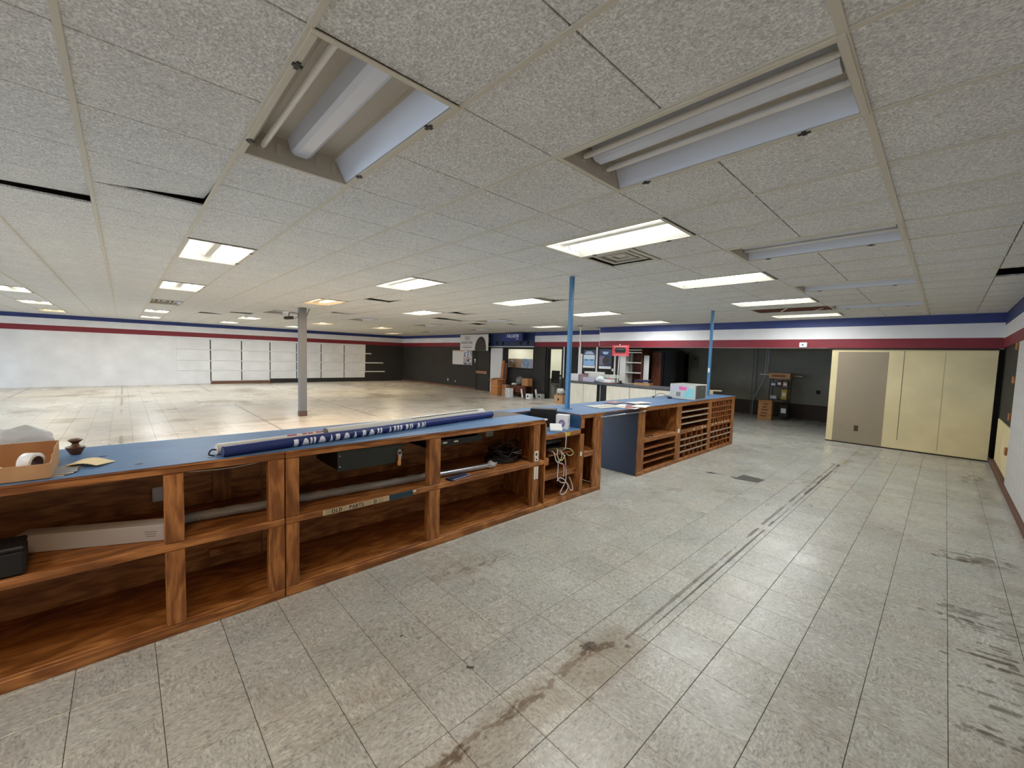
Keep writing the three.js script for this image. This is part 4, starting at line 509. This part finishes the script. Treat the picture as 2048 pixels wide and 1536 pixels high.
{
  const nexen = canvasTex(1024, 420, (g, w, h) => { g.fillStyle = '#d9d6cf'; g.fillRect(0, 0, w, h); g.fillStyle = '#6a5a94'; g.fillRect(175, 46, 200, 8); g.fillRect(175, 146, 200, 8); g.font = 'bold 84px sans-serif'; g.textAlign = 'center'; g.fillText('NEXEN', 275, 130, 196); g.fillStyle = '#2a2a2c'; g.font = 'bold 84px sans-serif'; g.fillText('NEXEN TIRE', 258, 245, 420); g.fillStyle = '#8d86a8'; for (const [x, y, l] of [[120, 285, 300], [150, 390, 210]]) g.fillRect(x, y, l, 9); g.fillStyle = '#84486e'; for (let k = 0; k < 9; k++) g.fillRect(80 + k * 42, 325, 30, 28); g.fillStyle = '#2b2622'; g.beginPath(); g.moveTo(560, 420); g.bezierCurveTo(560, 230, 660, 60, 780, 60); g.bezierCurveTo(900, 60, 960, 200, 960, 420); g.fill(); g.strokeStyle = '#5b5048'; g.lineWidth = 10; for (const r of [90, 140]) { g.beginPath(); g.ellipse(770, 420, r, r * 1.9, 0, Math.PI, 0); g.stroke(); } g.strokeStyle = '#474039'; g.lineWidth = 6; for (let k = 0; k < 9; k++) { const a = Math.PI + k * Math.PI / 8; g.beginPath(); g.moveTo(770, 420); g.lineTo(770 + 140 * Math.cos(a), 420 + 260 * Math.sin(a)); g.stroke(); } });
  const s = board('hanging_sign', 'white hanging sign reading NEXEN TIRE with a dark tyre picture', 'sign', 12.3, 1.92, 2.69, -16.82, -14.65, .02, nexen); for (const x of [-.9, .9]) part('hanger', rod([x, .77, -.01], [x, .806, -.01], .006, 6), M.steel, s);
  const falken = canvasTex(768, 208, (g, w, h) => { g.fillStyle = '#26357c'; g.fillRect(0, 0, w, h); g.fillStyle = '#e8eaf4'; g.font = 'italic bold 128px sans-serif'; g.textAlign = 'center'; g.fillText('FALKEN', 400, 122, 560); g.font = 'bold 44px sans-serif'; g.fillText('TIRE', 590, 178); });
  const f = board('shop_sign', 'blue box sign reading FALKEN on the dark blue fascia', 'sign', 12.2, 2.36, 2.69, -13.56, -12.33, .12, falken, mat(0x2a3878, .5)); for (const x of [-.4, .4]) part('bracket', bx(x - .02, x + .02, .1, .16, -.35, -.12, .003), M.black, f);
  const wb1 = board('white_board', 'white wall panel with a dark flowery picture strip below the hanging sign', 'panel', 12.575, 1.2, 1.93, -17.85, -16.2, .02, canvasTex(512, 256, (g) => { g.fillStyle = '#d8d5cf'; g.fillRect(0, 0, 512, 256); g.fillStyle = '#b98662'; g.fillRect(0, 0, 512, 16); const r = rng(5); g.fillStyle = '#8b93a6'; g.fillRect(306, 16, 206, 240); for (let k = 0; k < 60; k++) { g.fillStyle = ['#23242a', '#d9dbe6', '#b49a92', '#6c7896', '#dfe3ee'][r() * 5 | 0]; g.beginPath(); g.ellipse(310 + r() * 190, 20 + r() * 230, 8 + r() * 22, 6 + r() * 26, r() * 3, 0, 7); g.fill(); } g.fillStyle = '#c3a98f'; g.fillRect(496, 16, 16, 240); }));
  board('tall_panel', 'tall blank white panel standing between black door and office window', 'panel', 12.55, .02, 2.05, -14.74, -13.92, .03, null);
  const p1 = canvasTex(256, 384, (g) => { g.fillStyle = '#27345a'; g.fillRect(0, 0, 256, 384); g.fillStyle = '#c7d5ea'; g.fillRect(60, 24, 130, 20); g.fillRect(36, 52, 186, 26); g.fillStyle = '#cfdbe6'; g.fillRect(6, 96, 244, 100); g.fillStyle = '#8fb4dd'; g.fillRect(6, 190, 244, 140); g.fillStyle = '#4a5a6a'; g.beginPath(); g.ellipse(70, 214, 40, 12, 0, 0, 7); g.ellipse(186, 214, 40, 12, 0, 0, 7); g.fill(); g.fillStyle = '#e6e6e2'; g.fillRect(0, 338, 256, 46); });
  const p2 = canvasTex(256, 384, (g) => { g.fillStyle = '#2b3a66'; g.fillRect(0, 0, 256, 384); g.fillStyle = '#b9d2e6'; g.beginPath(); g.moveTo(60, 40); g.lineTo(206, 40); g.lineTo(170, 92); g.lineTo(90, 92); g.fill(); g.fillStyle = '#7a6f86'; g.fillRect(0, 130, 120, 180); g.fillStyle = '#2c2a2b'; g.beginPath(); g.ellipse(160, 220, 84, 96, .5, 0, 7); g.fill(); g.strokeStyle = '#5d5a56'; g.lineWidth = 8; g.beginPath(); g.ellipse(170, 226, 50, 60, .5, 0, 7); g.stroke(); g.fillStyle = '#e6e6e2'; g.fillRect(0, 334, 256, 50); });
  board('poster', 'blue poster with two pale ovals on the black slatted wall', 'poster', 12.582, 1.35, 2.0, -9.41, -8.87, .006, p1); board('poster', 'dark poster with a round tyre picture on the black slatted wall', 'poster', 12.582, 1.34, 2.03, -8.69, -8.18, .006, p2);
  const pl = thing('small_wall_plate', 'tiny white switch plate on the black wall right of the tyre poster', 'switch', [12.58, 1.27, -8.11], -Math.PI / 2); part('plate', bx(-.04, .04, 0, .09, -.01, 0, .003), M.white, pl); part('toggle', bx(-.01, .01, .03, .06, 0, .008, .001), M.paper, pl);
  const em = thing('emergency_light', 'white emergency light box on the red band of the header', 'light', [XH - .012, 2.09, -2.31], -Math.PI / 2); part('box', bx(-.075, .075, 0, .115, 0, .06, .012), M.whiteGloss, em); part('lens', new THREE.CylinderGeometry(.022, .022, .01, 16).rotateX(Math.PI / 2).translate(-.005, .06, .062), mat(0x6d7a82, .3), em);
}
// ---------------------------------------------------------------- rear counter
{
  const XC = 10.2, m = mat(0xffffff, .6, { map: (() => { const t = tex(512, 256, (u, v) => { const s = .93 + .12 * fbm(u * 5, v * 30, 81, 4, 5, 30) + .08 * fbm(u * 3, v * 3, 85, 3, 3, 3) - .06; return [.89 * s, .86 * s, .78 * s]; }); t.repeat.set(.8, 1.6); return t; })() }); m.color.set(0xffffff);
  const unit = (label, z0, z1, doors) => { const t = thing('rear_cabinet', label, 'cabinet', [XC, 0, (z0 + z1) / 2]); part('body', rel(bx(XC + .02, XC + .6, .08, .925, z0, z1, .004), t), M.blackMatte, t); part('plinth', rel(bx(XC + .06, XC + .56, 0, .08, z0, z1, .002), t), M.black, t); for (const [a, b, kn] of doors) { const d = part('door', rel(bx(XC, XC + .019, .09, .915, a + .006, b - .006, .004), t), m, t); if (kn) part('hinge', rel(bx(XC - .012, XC, .5, .53, b - .18, b - .06, .003), t), M.black, d); } return t; };
  unit('rear cabinet with two pale wood doors at the left of the black panel', -8.22, -7.08, [[-8.22, -7.575], [-7.575, -7.08]]); const bp = thing('filler_panel', 'black filler panel between the pale rear cabinets', 'panel', [XC, 0, -6.92]); part('panel', rel(bx(XC + .05, XC + .6, 0, .925, -7.075, -6.76, .003), bp), M.blackMatte, bp); part('strip', rel(bx(XC + .03, XC + .05, 0, .925, -7.0, -6.97, .003), bp), M.grey, bp);
  unit('rear cabinet with three pale wood doors and a small black catch', -6.755, -4.42, [[-6.755, -6.0], [-6.0, -5.23, 0], [-5.23, -4.42, 1]]);
  const w = thing('rear_worktop', 'dark grey worktop of the pale rear cabinets', 'worktop', [XC - .03, .925, -6.32]); part('slab', rel(bx(XC - .03, XC + .63, .926, .985, -8.28, -4.4, .006), w), mat(0x4a4c4e, .5), w);
  const Y = .986; let grp = 'flat boxes heaped on the rear worktop';
  const lay = (l, z, y, w2, h, d, a = 0, mt = M.paper, n = 'flat_box', x = XC + .22) => { const t = thing(n, l, 'box', [x, y, z], a); part('body', cb(d, h, w2, .004), mt, t); part('lid', cb(d + .012, .012, w2 + .012, .003, h), mt, t); return t; };
  lay('white box with a mauve end at the left of the rear worktop', -8.3 + .28, Y, .34, .2, .3, .05, mat(0xd8d4d6, .6)); lay('dull mauve box next to the white boxes on the rear worktop', -7.735, Y, .17, .2, .26, 0, mat(0x9a7f84, .6), 'mauve_box');
  lay('lower long white box of the stack on the rear worktop', -7.42, Y + .13, .46, .09, .3, .03, M.paper, 'flat_box', XC + .47); lay('upper long white box lying askew on the stack', -7.52, Y + .2345, .6, .05, .26, -.1, M.paper, 'flat_box', XC + .47);
  lay('long pale green box behind the plastic tub on the rear worktop', -6.93, Y + .13, .4, .09, .24, .02, mat(0xccd2c4, .6), 'flat_box', XC + .5); lay('plain grey crate under the stacked long boxes', -7.2, Y, .9, .112, .3, 0, mat(0xa7a9a4, .7), 'crate', XC + .48);
  const tub = thing('plastic_tub', 'translucent lilac grey plastic tub on the rear worktop', 'tub', [XC + .12, Y, -7.42]); const tm = mat(0xb4b0c0, .35); part('wall', bx(-.1, -.094, 0, .13, -.2, .2, .002), tm, tub); part('wall', bx(.094, .1, 0, .13, -.2, .2, .002), tm, tub); part('wall', bx(-.094, .094, 0, .13, -.2, -.194, .002), tm, tub); part('wall', bx(-.094, .094, 0, .13, .194, .2, .002), tm, tub); part('bottom', bx(-.094, .094, 0, .005, -.194, .194, 0), tm, tub); part('rim', merge([bx(-.115, -.1, .12, .135, -.215, .215, .002), bx(.1, .115, .12, .135, -.215, .215, .002)]), tm, tub);
  single('white_bag', 'crumpled white plastic bag beside the tub on the rear worktop', 'bag', crumple(new THREE.SphereGeometry(.12, 24, 16).scale(.8, .75, 1), .09, 14, 31).translate(0, .095, 0), M.whiteBag, [XC + .12, Y, -7.08]);
  const dv = thing('white_device', 'cream label printer with a black dot on a dark red folder', 'printer', [XC + .16, Y + .012, -6.8]); part('body', cb(.22, .095, .3, .008), M.whiteGloss, dv); part('button', new THREE.CylinderGeometry(.016, .016, .006, 14).rotateZ(Math.PI / 2).translate(-.113, .05, -.11), M.black, dv); part('paper_roll', rod([0, .11, -.03], [0, .11, .1], .02, 12), mat(0xa55568, .6), dv); part('spike', rod([.02, .09, .0], [.02, .24, .0], .006, 6), mat(0xa33b4a, .5), dv);
  single('red_folder', 'flat dark red folder under the label printer', 'folder', cb(.3, .011, .44, .002), mat(0x6e2c38, .6), [XC + .17, Y, -6.73]);
  single('black_scrap', 'small black plastic holder right of the label printer', 'holder', merge([cb(.09, .02, .16, .004), cb(.05, .07, .06, .004, .0195)]), M.blackMatte, [XC + .2, Y, -6.42]);
  const rs = thing('red_sign', 'red framed sign with a black plate on a white pole', 'sign', [XC + .42, Y, -6.6], -Math.PI / 2); part('pole', rod([-.08, 0, -.03], [-.05, 1.15, -.03], .014, 8), M.white, rs); part('foot', cb(.14, .012, .12, .002), M.black, rs); part('frame', bx(-.29, .27, .8, 1.12, -.012, 0, .006), mat(0xd84a52, .5), rs); part('inner_line', bx(-.22, .2, 1.07, 1.085, 0, .002, 0), M.paper, rs); { const s = new THREE.Shape([[-.2, .97], [-.16, .9], [.14, .9], [.18, .97], [.14, 1.05], [-.16, 1.05]].map(p => new THREE.Vector2(...p))); part('plate', new THREE.ExtrudeGeometry(s, { depth: .006, bevelEnabled: false }), M.black, rs); } part('lower_line', bx(-.24, .2, .825, .845, 0, .002, 0), mat(0xeaa0a0, .5), rs); for (let k = 0; k < 6; k++) part('letter_mark', bx(-.13 + k * .045, -.1 + k * .045, .985, 1.02, .006, .007, 0), mat(0x6a6a6a, .6), rs);
  const cd = thing('conduit_pole', 'white conduit running from the ceiling down to the rear worktop', 'conduit', [XC + .5, Y, -8.14]); part('pipe', tube([[0, 0, .02], [0, .6, .02], [0, 1.3, .0], [.0, 1.55, -.01], [0, CEIL - Y - .004, -.03]], .02, 30, 8), M.white, cd); part('wide_channel', bx(-.02, .02, 0, .85, .05, .1, .003), M.white, cd); part('ceiling_plate', new THREE.CylinderGeometry(.09, .09, .006, 16).translate(0, CEIL - Y - .004, -.03), M.blackMatte, cd);
  const bb = thing('wooden_box', 'low brown box with a dark blue cloth on the rear worktop', 'box', [XC + .25, Y, -5.72]); part('body', cb(.2, .075, .46, .004), M.card, bb); single('blue_cloth', 'dark blue cloth lying on the low brown box', 'cloth', crumple(new THREE.BoxGeometry(.2, .05, .44, 6, 2, 12), .045, 10, 71).translate(0, .05, 0), mat(0x1d2444, .8), [XC + .25, Y + .078, -5.74]);
}
// ---------------------------------------------------------------- clutter in front of the office window
M.stain = mat(0x9c7a64, .6, { map: woodMapB }); M.orangeWood = mat(0xffd9a8, .7, { map: cardMap });
{
  const st = thing('wooden_stand', 'tall narrow orange brown stand with a splayed top by the office window', 'stand', [11.75, 0, -13.35], .15); part('column', bx(-.17, .17, 0, .68, -.2, .2, .006), M.orangeWood, st); part('flap', bx(-.24, .24, 0, .012, -.3, .02, .002).rotateX(-.28).translate(0, .72, 0), M.card, st); part('flap', bx(-.24, .24, 0, .012, -.02, .3, .002).rotateX(.25).translate(0, .73, 0), M.cardB, st);
  const tb = thing('leaning_board', 'tall brown timber board leaning on the white panel behind the stand', 'board', [12.3, 0, -13.72]); part('board', bx(-.02, .02, 0, 1.5, -.08, .08, .004).rotateZ(-.1), M.orangeWood, tb); part('board', bx(.03, .06, 0, 1.4, .06, .3, .004).rotateZ(-.06), M.stain, tb);
  const ct = (l, x, z, w, h, d, a, mt = M.card) => { const t = thing('carton', l, 'box', [x, 0, z], a); part('body', cb(w, h, d, .004), mt, t); part('flap', bx(-w / 2, w / 2, 0, .005, -d / 2, -.004, .001).translate(0, h, 0), mt, t); part('flap', bx(-w / 2, w / 2, 0, .005, .004, d / 2, .001).translate(0, h, 0), mt, t); return t; };
  ct('lower brown carton next to the orange brown stand', 11.98, -12.98, .26, .28, .32, .1); const cu = ct('small white topped carton stacked on the lower brown carton', 11.98, -13.0, .24, .16, .3, .05, M.cardB); cu.position.y = .287; part('paper', cb(.2, .004, .24, .0005, .166), M.paper, cu);
  const sp = thing('white_speaker', 'white patterned box with a black zigzag beside the cartons', 'box', [11.72, 0, -12.5], -.1); part('body', cb(.22, .36, .26, .006), M.whiteGloss, sp); const zz = part('print', face(.24, .34), mat(0xffffff, .6, { map: canvasTex(128, 192, g => { g.fillStyle = '#dad8d4'; g.fillRect(0, 0, 128, 192); g.strokeStyle = '#33302e'; g.lineWidth = 12; g.beginPath(); g.moveTo(90, 14); g.lineTo(50, 70); g.lineTo(86, 110); g.lineTo(40, 176); g.stroke(); }) }), sp); zz.rotation.y = -Math.PI / 2; zz.position.set(-.1112, .18, 0);
  const bn = thing('wooden_bench', 'low dark brown wooden bench under the office window', 'bench', [12.15, 0, -12.15]); part('top', bx(-.25, .25, .45, .49, -.45, .4, .004), M.stain, bn); part('rail', bx(-.24, -.2, .2, .45, -.42, .36, .004), M.stain, bn); for (const z of [-.42, .36]) for (const x of [-.22, .22]) part('leg', bx(x - .03, x + .03, 0, .45, z - .03, z + .03, .003), M.stain, bn); part('lower_shelf', bx(-.22, .22, .14, .16, -.4, .34, .002), M.stain, bn);
  const bc = ct('brown carton sitting on the dark wooden bench', 12.15, -11.9, .3, .3, .34, .05, M.cardB); bc.position.y = .4905; single('grey_sack', 'lumpy grey sack on the wooden bench beside the carton', 'sack', crumple(new THREE.SphereGeometry(.16, 22, 16).scale(.9, 1.1, 1), .1, 9, 41).translate(0, .165, 0), mat(0x77776f, .8), [12.12, .491, -12.3]); single('white_rag', 'white rag lying on the left end of the bench', 'rag', crumple(new THREE.BoxGeometry(.14, .06, .18, 5, 3, 6), .06, 16, 47).translate(0, .045, 0), M.whiteBag, [12.02, .491, -12.52]);
  for (const [z, l, a] of [[-11.84, 'white wooden batten leaning against the bench end', .1], [-11.42, 'short white batten standing behind the dotted white boxes', .06]]) single('white_batten', l, 'batten', bx(-.02, .02, 0, .37, -.035, .035, .003).rotateZ(a).rotateX(-.14), M.white, [z < -11.6 ? 11.86 : 12.25, .004, z]);
  for (const [x, z, l] of [[11.9, -11.5, 'white cube box with a dark dot in front of the black pier'], [12.28, -11.22, 'greyish cube box with a dark dot beside the doorway']]) { const t = thing('dotted_box', l, 'box', [x, 0, z], .06); part('body', cb(.2, .2, .22, .004), x < 12 ? M.whiteGloss : mat(0xa8a6a2, .7), t); const d = part('dot', new THREE.CylinderGeometry(.045, .045, .002, 20), M.black, t); d.rotation.z = Math.PI / 2; d.position.set(-.101, .1, 0); }
  const cb2 = ct('orange brown carton with a dark mark beside the rear cabinet', 11.75, -9.72, .34, .31, .38, .04); part('mark', bx(-.172, -.17, .12, .2, -.03, .04, 0), M.blackMatte, cb2); single('paper_heap', 'heap of crumpled white paper on the orange brown carton', 'papers', crumple(new THREE.SphereGeometry(.13, 22, 14).scale(1, .8, 1.1), .12, 12, 53).translate(0, .095, 0), mat(0xc9c8c2, .8), [11.75, .372, -9.74]);
}
// ---------------------------------------------------------------- office interior seen through window and doorway
{
  const fc = thing('filing_cabinet', 'low grey filing cabinet just inside the office window', 'cabinet', [13.2, 0, -13.3]); part('body', bx(-.3, .3, 0, 1.16, -.95, .85, .006), mat(0x8d8f86, .6), fc); for (const z of [-.5, 0, .4]) part('handle', bx(-.315, -.3, .9, .93, z - .08, z + .08, .002), M.steel, fc);
  const c1 = thing('carton', 'large printed carton on the filing cabinet inside the office', 'box', [13.2, 1.161, -13.72]); part('body', cb(.36, .43, .58, .004), M.cardB, c1); for (const [y, z, h, w] of [[.26, -.08, .1, .26], [.16, -.06, .05, .3], [.04, -.1, .08, .2]]) part('print', bx(-.182, -.18, y, y + h, z - w / 2, z + w / 2, 0), mat(0xc9c0b2, .7), c1); const c2 = thing('carton', 'narrow brown carton at the left end of the filing cabinet', 'box', [13.2, 1.161, -14.12]); part('body', cb(.3, .36, .17, .004), M.cardB, c2); part('flap', bx(-.15, .15, .36, .364, -.08, 0, .001), M.card, c2);
  board('framed_map', 'pale blue map picture with a mauve edge inside the office', 'picture', 13.3, 1.162, 1.6, -13.38, -12.72, .02, canvasTex(256, 192, g => { g.fillStyle = '#8fb6cf'; g.fillRect(0, 0, 256, 192); const r = rng(9); g.fillStyle = '#5f84a3'; for (let k = 0; k < 26; k++) { g.beginPath(); g.ellipse(20 + r() * 170, 20 + r() * 150, 6 + r() * 26, 5 + r() * 18, r() * 3, 0, 7); g.fill(); } g.fillStyle = '#a98aa4'; g.fillRect(210, 0, 46, 192); }));
  const ch = thing('office_chair', 'black office chair seen through the doorway', 'chair', [13.4, 0, -11.68]); part('seat', bx(-.24, .24, .44, .52, -.24, .24, .03), M.black, ch); part('backrest', bx(.2, .27, .6, 1.15, -.22, .22, .03).rotateZ(-.06), M.black, ch); part('post', rod([0, .1, 0], [0, .44, 0], .03, 10), M.black, ch); for (let k = 0; k < 5; k++) part('foot', rod([0, .1, 0], [.28 * Math.cos(k * 1.257), .045, .28 * Math.sin(k * 1.257)], .02, 6), M.black, ch); part('armrest', bx(-.15, .15, .66, .7, .24, .29, .01), M.black, ch);
  const dk = thing('office_desk', 'cluttered grey desk seen through the office doorway', 'desk', [14.6, 0, -12.0]); part('top', bx(-.4, .4, .7, .74, -.8, .7, .004), mat(0x8d918a, .5), dk); for (const z of [-.75, .6]) part('side', bx(-.38, .38, 0, .7, z, z + .04, .002), M.grey, dk); part('modesty_panel', bx(-.3, -.28, .25, .7, -.7, .6, .002), M.grey, dk);
  for (const [l, z, y, s, mt] of [['pale green ream of paper on the office desk', -12.1, .741, [.34, .1, .4], mat(0xb6c0ae, .7)], ['black paper tray stacked on the pale green ream', -12.1, .849, [.3, .06, .36], M.blackMatte], ['brown carton on the office desk end', -11.55, .741, [.3, .16, .26], M.card]]) { const t = thing('desk_item', l, 'box', [14.5, y, z]); part('body', cb(s[0], s[1], s[2], .004), mt, t); part('lid', cb(s[0] * .96, .006, s[2] * .96, .001, s[1]), mt, t); }
  const pn = thing('waste_bin', 'grey boxy bin standing inside the office doorway', 'bin', [13.0, 0, -11.22]); part('body', new THREE.CylinderGeometry(.18, .15, .5, 4, 1).rotateY(Math.PI / 4).translate(0, .25, 0), mat(0x7d7a74, .6), pn); part('lid', cb(.26, .03, .26, .006, .5), mat(0x5a4a42, .7), pn); single('white_ball', 'crumpled white paper ball on the office floor', 'paper', crumple(new THREE.SphereGeometry(.07, 14, 10), .05, 20, 77).translate(0, .075, 0), M.paper, [13.35, 0, -11.05]);
  single('dark_bag', 'black bin bag slumped below the office desk', 'bag', crumple(new THREE.SphereGeometry(.24, 22, 16).scale(1, .9, 1.3), .12, 8, 83).translate(0, .23, 0), M.black, [13.9, 0, -11.35]);
}
// ---------------------------------------------------------------- stock room
{
  const s = thing('shelf_unit', 'dark shelf unit with a white side panel in the stock room', 'shelf', [12.25, 0, -7.05]); part('side', bx(-.25, .25, 0, 2.03, -.42, -.2, .004), M.white, s).userData.label = 'white side panel'; part('side', bx(-.25, .25, 0, 2.03, .36, .38, .004), M.stain, s); part('back', bx(.22, .24, 0, 2.03, -.2, .36, .002), M.stain, s); for (const y of [.9, 1.27, 1.6, 1.93, 2.01]) part('shelf', bx(-.25, .22, y - .014, y + .014, -.2, .36, .003), M.paper, s); part('inner_post', bx(-.1, -.06, .9, 1.93, -.1, -.05, .002), M.grey, s);
  single('white_sheet_board', 'narrow white board standing upright right of the shelf unit', 'board', bx(-.01, .01, 0, 1.84, -.09, .09, .003), M.white, [12.1, 0, -6.56]); single('brown_door_leaf', 'brown wooden door leaf leaning behind the narrow white board', 'door leaf', merge([bx(-.02, .02, 0, 1.95, -.16, .16, .004), bx(-.03, -.0195, 1.0, 1.04, -.12, -.08, .003)]), M.stain, [12.5, 0, -6.42]); single('dark_cupboard', 'tall black cupboard in the dark corner of the stock room', 'cupboard', merge([bx(-.3, .3, 0, 2.05, -.45, .45, .006), bx(-.32, -.3, .1, 2.0, -.43, -.01, .003), bx(-.32, -.3, .1, 2.0, .01, .43, .003)]), M.black, [14.3, 0, -6.9]);
  const ep = thing('electrical_panel', 'small brownish electrical panel on the grey stock room wall', 'panel', [XR - .003, 1.46, -6.4], -Math.PI / 2); part('box', bx(-.13, .13, 0, .4, 0, .08, .004), mat(0x6b6656, .7), ep); part('label_plate', bx(-.02, .1, .3, .37, .08, .083, .001), mat(0x3c3a1d, .6), ep);
  const c = thing('carton', 'big brown carton with scribbled print on the stock room floor', 'box', [14.24, 0, -3.7], .1); part('body', cb(.36, .6, .36, .005), M.cardB, c); for (let k = 0; k < 5; k++) part('print', bx(-.182, -.1805, .1 + k * .09, .14 + k * .09, -.12 + .02 * k, .05 + .02 * (k % 3), 0), mat(0x6d4a2c, .8), c);
  const r = thing('wire_rack', 'black wire rack full of small packages behind the big carton', 'rack', [14.65, 0, -3.42]); for (const x of [-.16, .16]) for (const z of [-.28, .2]) part('upright', rod([x, .06, z], [x, 1.25, z], .012, 8), M.black, r); for (const y of [.1, .62, 1.0]) part('wire_shelf', merge([bx(-.17, .17, y - .006, y + .006, -.29, -.275, .001), bx(-.17, .17, y - .006, y + .006, .195, .21, .001), ...[...Array(6)].map((_, k) => bx(-.17 + k * .066, -.16 + k * .066, y - .004, y + .004, -.28, .2, 0))]), M.black, r); for (const x of [-.16, .16]) for (const z of [-.28, .2]) part('caster', new THREE.CylinderGeometry(.03, .03, .02, 12).rotateX(Math.PI / 2).translate(x, .03, z), M.blackMatte, r);
  const it = (l, y, z, w, h, d, mt, n = 'package') => { const t = thing(n, l, 'package', [14.62, y, z]); part('body', cb(d, h, w, .004), mt, t); part('label_print', bx(-d / 2 - .0015, -d / 2, h * .3, h * .7, -w * .3, w * .3, 0), M.paper, t); };
  it('blue grey package on the top level of the wire rack', 1.007, -3.62, .16, .13, .22, mat(0x5b6b7a, .6)); it('dark red package in the middle of the wire rack top level', 1.007, -3.46, .14, .19, .22, mat(0x4d2320, .6)); it('tan package at the right of the wire rack top level', 1.007, -3.31, .13, .17, .2, mat(0x8d7250, .7)); it('yellow lettered package on the middle level of the wire rack', .627, -3.32, .15, .3, .2, mat(0xb99b1c, .6)); it('white and black package on the middle level of the wire rack', .627, -3.6, .18, .1, .22, mat(0xb8c2c8, .6)); it('grey bundle on the bottom level of the wire rack', .107, -3.3, .22, .36, .24, mat(0x2c2c2c, .8));
  const tb = thing('carton', 'wide flat carton laid across the top of the wire rack', 'box', [14.65, 1.252, -3.46]); part('body', cb(.36, .17, .56, .005), M.card, tb); part('tape', bx(-.1805, .1805, .1702, .1712, -.03, .03, 0), M.manila, tb); part('print', bx(-.1815, -.18, .05, .12, -.2, .16, 0), mat(0x8d5a2c, .8), tb);
  single('wooden_dowel', 'long pale dowel lying across the wire rack behind the flat carton', 'dowel', rod([14.86, 1.36, -4.1], [14.86, 1.34, -2.95], .02, 8), M.pale); const pp = thing('wall_pipes', 'two thin grey pipes dropping to the stock room floor beside the carton', 'pipe', [14.85, 0, -4.05]); part('pipe', tube([[0, 2.75, .12], [0, 2.0, .11], [0, 1.3, .09], [0, 1.15, .06], [0, .62, -.16], [0, .5, -.19], [0, 0, -.2]], .013, 40, 6), M.galv, pp); part('pipe', tube([[.02, 2.75, .17], [.02, 2.0, .16], [.02, 1.4, .15]], .013, 16, 6), M.galv, pp); part('conduit', rod([.1, 0, -.28], [.1, 2.75, -.28], .014, 8), mat(0x6a6c6a, .6), pp);
  single('wall_socket', 'dark square socket on the grey stock room wall', 'socket', merge([bx(-.016, 0, 0, .11, -.05, .05, .003), bx(-.019, -.0155, .03, .08, -.02, .02, .001)]), M.blackMatte, [XR - .001, .82, -2.62]);
}
// ---------------------------------------------------------------- floor scraps
{
  const f = (l, pts, y = .0025) => { const s = new THREE.Shape(pts.map(([x, z]) => new THREE.Vector2(x, -z))); const g = new THREE.ExtrudeGeometry(s, { depth: .0022, bevelEnabled: false }); g.rotateX(-Math.PI / 2); return single('floor_scrap', l, 'scrap', g, mat(0x55544e, .7), [0, .0004, 0]); };
  f('dark grey rectangular mat scrap lying in the aisle', [[6.40, -1.98], [6.46, -1.72], [6.7, -1.69], [6.74, -1.98], [6.5, -2.0], [6.46, -2.08]]); f('thin dark torn strip beside the rectangular mat scrap', [[6.42, -2.42], [6.5, -2.36], [6.47, -2.28], [6.48, -2.14], [6.45, -2.27], [6.40, -2.34]]);
}

renderer.render(scene, camera);
